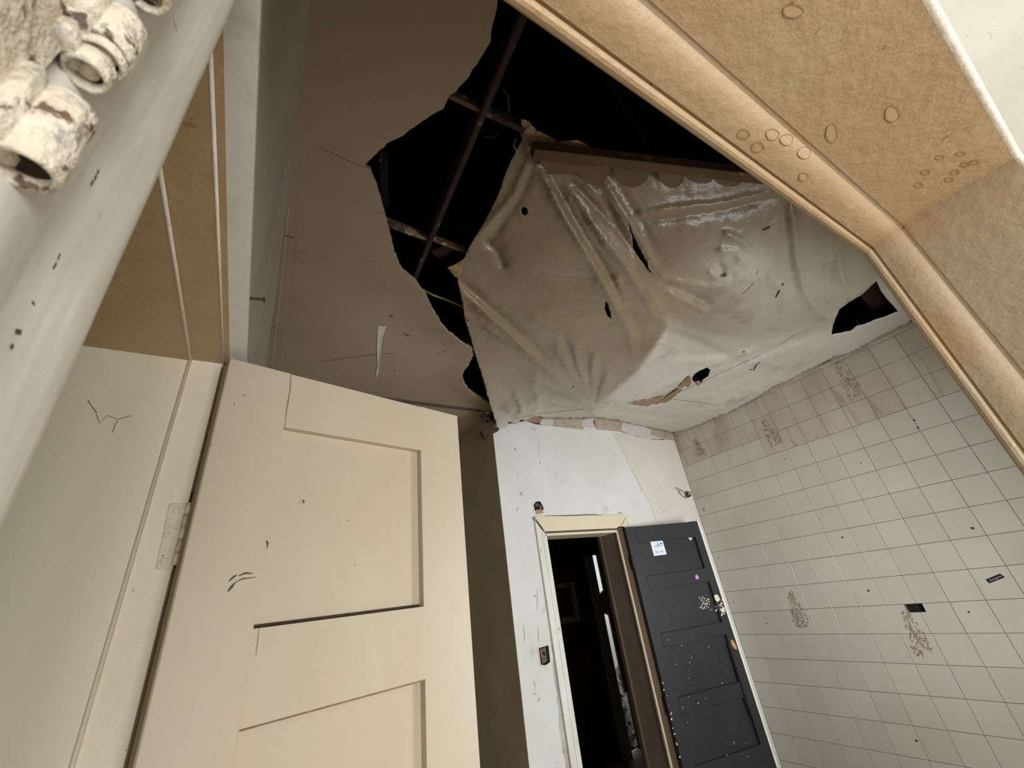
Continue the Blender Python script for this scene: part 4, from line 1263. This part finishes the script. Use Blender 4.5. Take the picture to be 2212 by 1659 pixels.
flap([(1655, 390), (1672, 372), (1690, 372), (1720, 396), (1735, 415), (1700, 412)], HC + .05, .02, 'torn_film', 12, sheet)
# seam lines and small splits in the film
mb = MB()
def pf(x, y):
    z = zfilm([(x, y)])[0] + fold_disp([(x, y)])[0]
    return onz(x, y, z - .004)
for pts, w in [([(1692, 612), (1684, 628), (1676, 642)], .008), ([(1648, 498), (1656, 494), (1664, 490)], .006), ([(1620, 798), (1628, 800), (1634, 788), (1642, 782)], .008), ([(1598, 618), (1604, 610)], .006), ([(1236, 838), (1240, 833)], .006), ([(1008, 692), (1014, 691)], .005)]:
    MB().ribbon([pf(*p) for p in pts], w, (0, -.3, -1), .001).build('split', 'black_void', sheet)
mb = MB()
for pts in [[(1720, 722), (1690, 742), (1640, 768), (1560, 805), (1480, 842), (1440, 860)], [(1110, 905), (1170, 893), (1280, 882)], [(1640, 578), (1625, 615), (1600, 640)], [(1450, 862), (1520, 870), (1560, 878)]]:
    dense = []
    for i in range(len(pts) - 1):
        for k in range(6):
            dense.append(tuple(np.array(pts[i]) + (np.array(pts[i + 1]) - np.array(pts[i])) * k / 6))
    MB().ribbon([pf(*p) for p in dense], .004, (0, -.3, -1), .001).build('seam', 'cobweb', sheet)

# ================================================================ TIMBER UNDER THE ROOF
zt_ = HC - .034
ta, tb_ = onz(1150, 342, zt_), onz(1665, 398, zt_)
timber = empty('timber_batten', ta)
tag(timber, 'water-stained timber batten with scalloped edge along the front of the plastic sheet', 'timber')
tdir = (tb_ - ta).normalized(); twd = Vector((tdir.y, -tdir.x, 0))
plank('batten', 'stained_timber', timber, ta + twd * .012, tb_ + twd * .012, .034, .045, twd)
def scallop(pts, z):
    P = [onz(x, y, z) for x, y in pts]
    m_ = MB().prism(P, (0, 0, .005))
    return m_.build('scallop', 'scallop_wood', timber)
def arc(x0, x1, ytop, ybot, slope):
    pts = [(x0, ytop), (x1, ytop + slope)]
    for k in range(1, 12):
        t = math.pi * k / 12
        cx_, rx = (x0 + x1) / 2, (x1 - x0) / 2
        pts.append((cx_ + rx * math.cos(t), ytop + slope * (.5 + .5 * math.cos(t)) + (ybot - ytop - slope / 2) * math.sin(t) ** .8))
    return pts
for a in [(1248, 1316, 356, 400, 4), (1325, 1403, 360, 405, 4), (1422, 1479, 366, 406, 6), (1478, 1541, 372, 396, 10), (1542, 1601, 384, 403, 8)]:
    scallop(arc(*a), HC - .018)
scallop([(1165, 346), (1250, 356), (1250, 374), (1184, 378)], HC - .019)

def joist(name, pa, pb_, z, w, hgt, mat, label, wd, zb_=None):
    a, b = onz(*pa, z), onz(*pb_, z if zb_ is None else zb_)
    o = plank(name, mat, None, a, b, w, hgt, wd, .003)
    return tag(o, label, 'timber', 'laths across the ceiling hole' if name == 'ceiling_lath' else None)
joist('ceiling_joist', (1172, -60), (880, 640), HC + .022, .020, .07, 'attic_wood', 'long rough joist running away across the black ceiling hole', (1, 0, 0))
joist('ceiling_lath', (930, 190), (1064, 254), HC + .034, .014, .04, 'lath_wood', 'short split lath left of the joist near the top of the ceiling hole', (0, 1, 0))
joist('ceiling_lath', (1062, 252), (1135, 285), HC + .044, .018, .04, 'attic_wood', 'dark lath right of the joist behind the tip of the plastic sheet', (0, 1, 0))
joist('ceiling_lath', (828, 484), (926, 522), HC + .034, .014, .04, 'lath_wood', 'pale lath across the lower part of the ceiling hole', (0, 1, 0))
joist('ceiling_lath', (930, 518), (1010, 548), HC + .036, .014, .03, 'lath_wood', 'reddish lath end right of the joist, touching the plastic sheet', (0, 1, 0))
joist('roof_beam', (930, 560), (1130, 400), HC + .34, .10, .08, 'attic_red', 'dim red-brown beam deep in the hole behind the sheet edge', (1, 1, 0))
joist('roof_beam', (826, 330), (832, 450), HC + .30, .03, .05, 'attic_wood', 'faint upright post in the left tip of the ceiling hole', (1, 0, 0))
joist('ceiling_lath', (1010, 822), (1060, 832), HC + .05, .012, .03, 'attic_red', 'thin red-brown lath inside the small lower hole of the ceiling', (0, 1, 0))
joist('roof_beam', (1885, 600), (1960, 690), HC + .12, .20, .06, 'attic_red', 'brown board in the gap between plastic sheet and near door frame', (1, 0, 0))
joist('ceiling_lath', (985, 735), (1030, 748), HC + .05, .018, .03, 'lath_wood', 'broken lath behind the torn tip of the ceiling board', (0, 1, 0))
# block nailed beside the joist
tag(MB().prism([onz(x, y, HC + .05) for x, y in [(928, 545), (965, 528), (985, 540), (950, 560)]], (0, 0, .03)).build('wood_block', 'attic_red', bevel=.003), 'small red-brown wood block beside the joist end', 'timber')
tag(MB().tube([onz(1342, 150, HC + .30), onz(1312, 187, HC + .31), onz(1284, 222, HC + .33)], [.004, .0028, .001], 6).build('wood_splinter', 'attic_red'), 'thin reddish splinter sticking out of the dark beside the lintel', 'splinter')

# ---- wires and cables
def cable(name, pts, r, mat, label, cat='wire'):
    P = [onz(x, y, z) for x, y, z in pts]
    dense = []
    for i in range(len(P) - 1):
        p0, p1, p2, p3 = P[max(i - 1, 0)], P[i], P[i + 1], P[min(i + 2, len(P) - 1)]
        for k in range(6):
            t = k / 6
            dense.append(.5 * ((2 * p1) + (p2 - p0) * t + (2 * p0 - 5 * p1 + 4 * p2 - p3) * t * t + (3 * p1 - p0 - 3 * p2 + p3) * t ** 3))
    dense.append(P[-1])
    return tag(MB().tube(dense, r, 7).build(name, mat, smooth=True), label, cat, 'loose wires in the roof space' if name == 'roof_wire' else None)
cable('roof_wire', [(1318, 180, HC + .45), (1350, 235, HC + .33), (1388, 292, HC + .18), (1392, 305, HC + .16), (1418, 350, HC + .03), (1421, 360, HC + .012)], .0022, 'grey_wire', 'dark bent wire hanging from the roof down to the timber batten')
cable('electric_cable', [(912, 625, HC + .10), (935, 637, HC + .08), (965, 648, HC + .08), (1000, 664, HC + .09), (1030, 690, HC + .12)], .0050, 'yellow_cable', 'yellow electric cable in the gap between ceiling and plastic sheet', 'cable')
cable('roof_wire', [(1074, 175, HC + .22), (1090, 198, HC + .18), (1098, 212, HC + .17), (1099, 240, HC + .16), (1103, 268, HC + .15)], .0020, 'grey_wire', 'thin grey wire curling beside the joist above the sheet tip')
cable('roof_wire', [(1044, 295, HC + .14), (1062, 297, HC + .14), (1076, 290, HC + .14), (1083, 278, HC + .14)], .0018, 'grey_wire', 'short grey wire loop left of the sheet tip')
cable('roof_wire', [(1116, 300, HC + .01), (1110, 310, HC + .02), (1112, 320, HC + .02), (1118, 328, HC + .03)], .0012, 'pale_cable', 'tiny pale wire hook at the left edge of the sheet tip')
cable('roof_wire', [(1850, 690, HC + .03), (1860, 712, HC + .01), (1866, 735, HC - .0), (1876, 740, HC - .0)], .0012, 'grey_wire', 'thin wire dropping over the white film near the right gap')
# hook on the batten
tag(MB().tube([onz(1411 + 6 * math.cos(t), 361 + 5 * math.sin(t), HC + .006) for t in np.linspace(0, 5, 12)], .0022, 6).build('wire_hook', 'rust_iron', smooth=True), 'small rusty hook under the batten where the dark wire ends', 'hook')

# ---- nails
def nail(a, b, r, label, group=None):
    a, b = Vector(a), Vector(b)
    d = (b - a).normalized()
    m_ = MB().tube([a, b], r, 8)
    m_.tube([b - d * r * .2, b + d * r * 1.1], r * 2.0, 10)
    return tag(m_.build('nail', 'rust_iron'), label, 'nail', 'rusty nails around the left wall and ceiling')
n0 = Vector((XL, onx(535, 644, XL).y, onx(535, 644, XL).z))
yy = .655
r_ = ray(535, 644); q0 = r_ * (XL / r_[0])
# the nail leaves the wall face a little above the doorway head
pz = ZS + .016
k_ = (pz - CAMZ) / r_[2]
q0 = Vector((r_[0] * k_, r_[1] * k_, pz))
r2 = ray(569, 647)
k2 = q0.y / r2[1]
q1 = Vector((r2[0] * k2, r2[1] * k2, CAMZ + r2[2] * k2))
nail(q0 + (q0 - q1) * .2, q1, .0022, 'thick rusty nail sticking out of the wall above the left doorway')
def wall_nail(pa, pb_, label):
    a = onz(*pa, HC - .004)
    r = ray(*pb_); k = (a.y + .002) / r[1]
    b = Vector((r[0] * k, r[1] * k, CAMZ + r[2] * k))
    nail(a, b, .0013, label, None)
wall_nail((616, 509), (632, 513), 'upper thin nail at the joint of left wall and ceiling')
wall_nail((589, 708), (610, 705), 'lower thin nail at the joint of left wall and ceiling')
a = onz(875, 720, HC); r = ray(877, 712)
nail(a, a + Vector((.012, -.010, -.018)), .0022, 'bent nail poking through the ceiling beside the peeled paint strip')

# cobweb threads under the ceiling
mb = MB()
for pts in [[(632, 548), (650, 543), (668, 541)], [(632, 550), (648, 560), (660, 572)], [(628, 647), (642, 655), (665, 664)], [(598, 712), (615, 715), (640, 722), (655, 735)], [(600, 716), (612, 750), (622, 788)], [(805, 464), (820, 460), (832, 456)]]:
    mb.tube([onz(x, y, HC - .006 - .004 * i) for i, (x, y) in enumerate(pts)], .0006, 4)
tag(mb.build('cobweb_threads', 'scuff'), 'fine cobweb threads hanging under the ceiling by the left wall', 'cobweb', kind='stuff')

# ---- fittings on the white wall
br = empty('pipe_clip', ony(1057, 930, 2.24))
tag(br, 'brown bracket jutting from the top left corner of the white wall', 'bracket')
MB().prism([ony(x, y, 2.25) for x, y in [(1040, 931), (1072, 913), (1079, 929), (1060, 938), (1046, 944)]], (0, .035, 0)).build('bracket_body', 'brown_bracket', br, bevel=.002)
MB().prism([ony(x, y, 2.247) for x, y in [(1053, 939), (1061, 935), (1056, 946), (1052, 952), (1046, 948)]], (0, .012, 0)).build('bracket_leg', 'brown_bracket', br, bevel=.0015)
MB().prism([ony(x, y, 2.248) for x, y in [(1070, 920), (1073, 918), (1074, 922), (1071, 923)]], (0, .003, 0)).build('screw', 'pale_cable', br)
mb = MB()
for i, q in enumerate([[(1036, 897), (1050, 892), (1062, 898), (1050, 902)], [(1048, 903), (1066, 898), (1066, 908), (1056, 912)], [(1060, 886), (1068, 892), (1066, 900), (1056, 896)]]):
    mb.prism([ony(x, y, 2.30 + .01 * i) for x, y in q], (0, .02, 0))
tag(mb.build('broken_clip', 'rust_hinge'), 'broken dark clip in the ceiling corner above the brown bracket', 'clip')
tag(MB().prism([ony(x, y, 2.296) for x, y in [(1052, 891), (1057, 893), (1056, 895), (1051, 893)]], (0, .003, 0)).build('plaster_crumb', 'paper_white'), 'tiny bright crumb on the broken clip in the ceiling corner', 'crumb')

def cavity(name, rim, inner, label, mat, lumps):
    o = empty(name, pb(*rim[0]))
    tag(o, label, 'wall box')
    MB().prism([pb(*p, .003) for p in rim], (0, .004, 0)).build('broken_edge', 'white_plaster', o, bevel=.001)
    MB().prism([pb(*p, .0045) for p in inner], (0, .004, 0)).build('box', mat, o, bevel=.001)
    for (pts, m_) in lumps:
        MB().prism([pb(*p, .0075) for p in pts], (0, .004, 0)).build('fragment', m_, o, bevel=.0008)
    return o
cavity('junction_box', [(1149, 1090), (1155, 1081), (1167, 1081), (1174, 1092), (1178, 1110), (1164, 1113), (1152, 1106)], [(1152, 1091), (1157, 1084), (1166, 1083), (1172, 1093), (1174, 1102), (1164, 1101), (1155, 1104)],
       'open dark junction box in the white wall above the doorway casing', 'black_void', [([(1155, 1090), (1160, 1087), (1163, 1092), (1157, 1096)], 'box_grey'), ([(1163, 1091), (1169, 1092), (1170, 1099), (1164, 1099)], 'box_grey'), ([(1156, 1102), (1168, 1100), (1174, 1108), (1158, 1111)], 'broken_clay')])
cavity('switch_box', [(1160, 1399), (1172, 1392), (1186, 1396), (1192, 1432), (1180, 1444), (1167, 1440)], [(1163, 1400), (1184, 1394), (1188, 1430), (1178, 1437), (1168, 1436)],
       'rusty empty switch box in the white wall left of the doorway', 'black_void', [([(1164, 1402), (1177, 1398), (1180, 1428), (1170, 1434)], 'rusty_box'), ([(1171, 1408), (1174, 1407), (1176, 1415), (1172, 1416)], 'pale_cable')])
# cable stub where the white wall meets the tiles
stub = empty('cable_stub', onx(1490, 1068, XR))
tag(stub, 'cut cable stub poking out of the wall corner above the black door', 'cable')
q = Vector((3.335, 2.330, 2.300))
q = ony(1487, 1067, 2.325)
MB().tube([q + Vector((.0, .02, 0)), q + Vector((-.004, -.012, -.004))], [.030, .024], 12).build('grommet', 'rust_hinge', stub, smooth=True)
MB().tube([q + Vector((0, -.010, .004)), q + Vector((-.006, -.030, .002))], [.016, .014], 10).build('cable_end', 'pale_cable', stub, smooth=True)
for pts in [[(1485, 1068), (1478, 1062), (1470, 1058), (1464, 1056), (1460, 1053)], [(1482, 1075), (1476, 1072), (1470, 1066), (1466, 1060)]]:
    MB().tube([ony(x, y, 2.332) for x, y in pts], .006, 8).build('cable', 'pale_cable', stub, smooth=True)
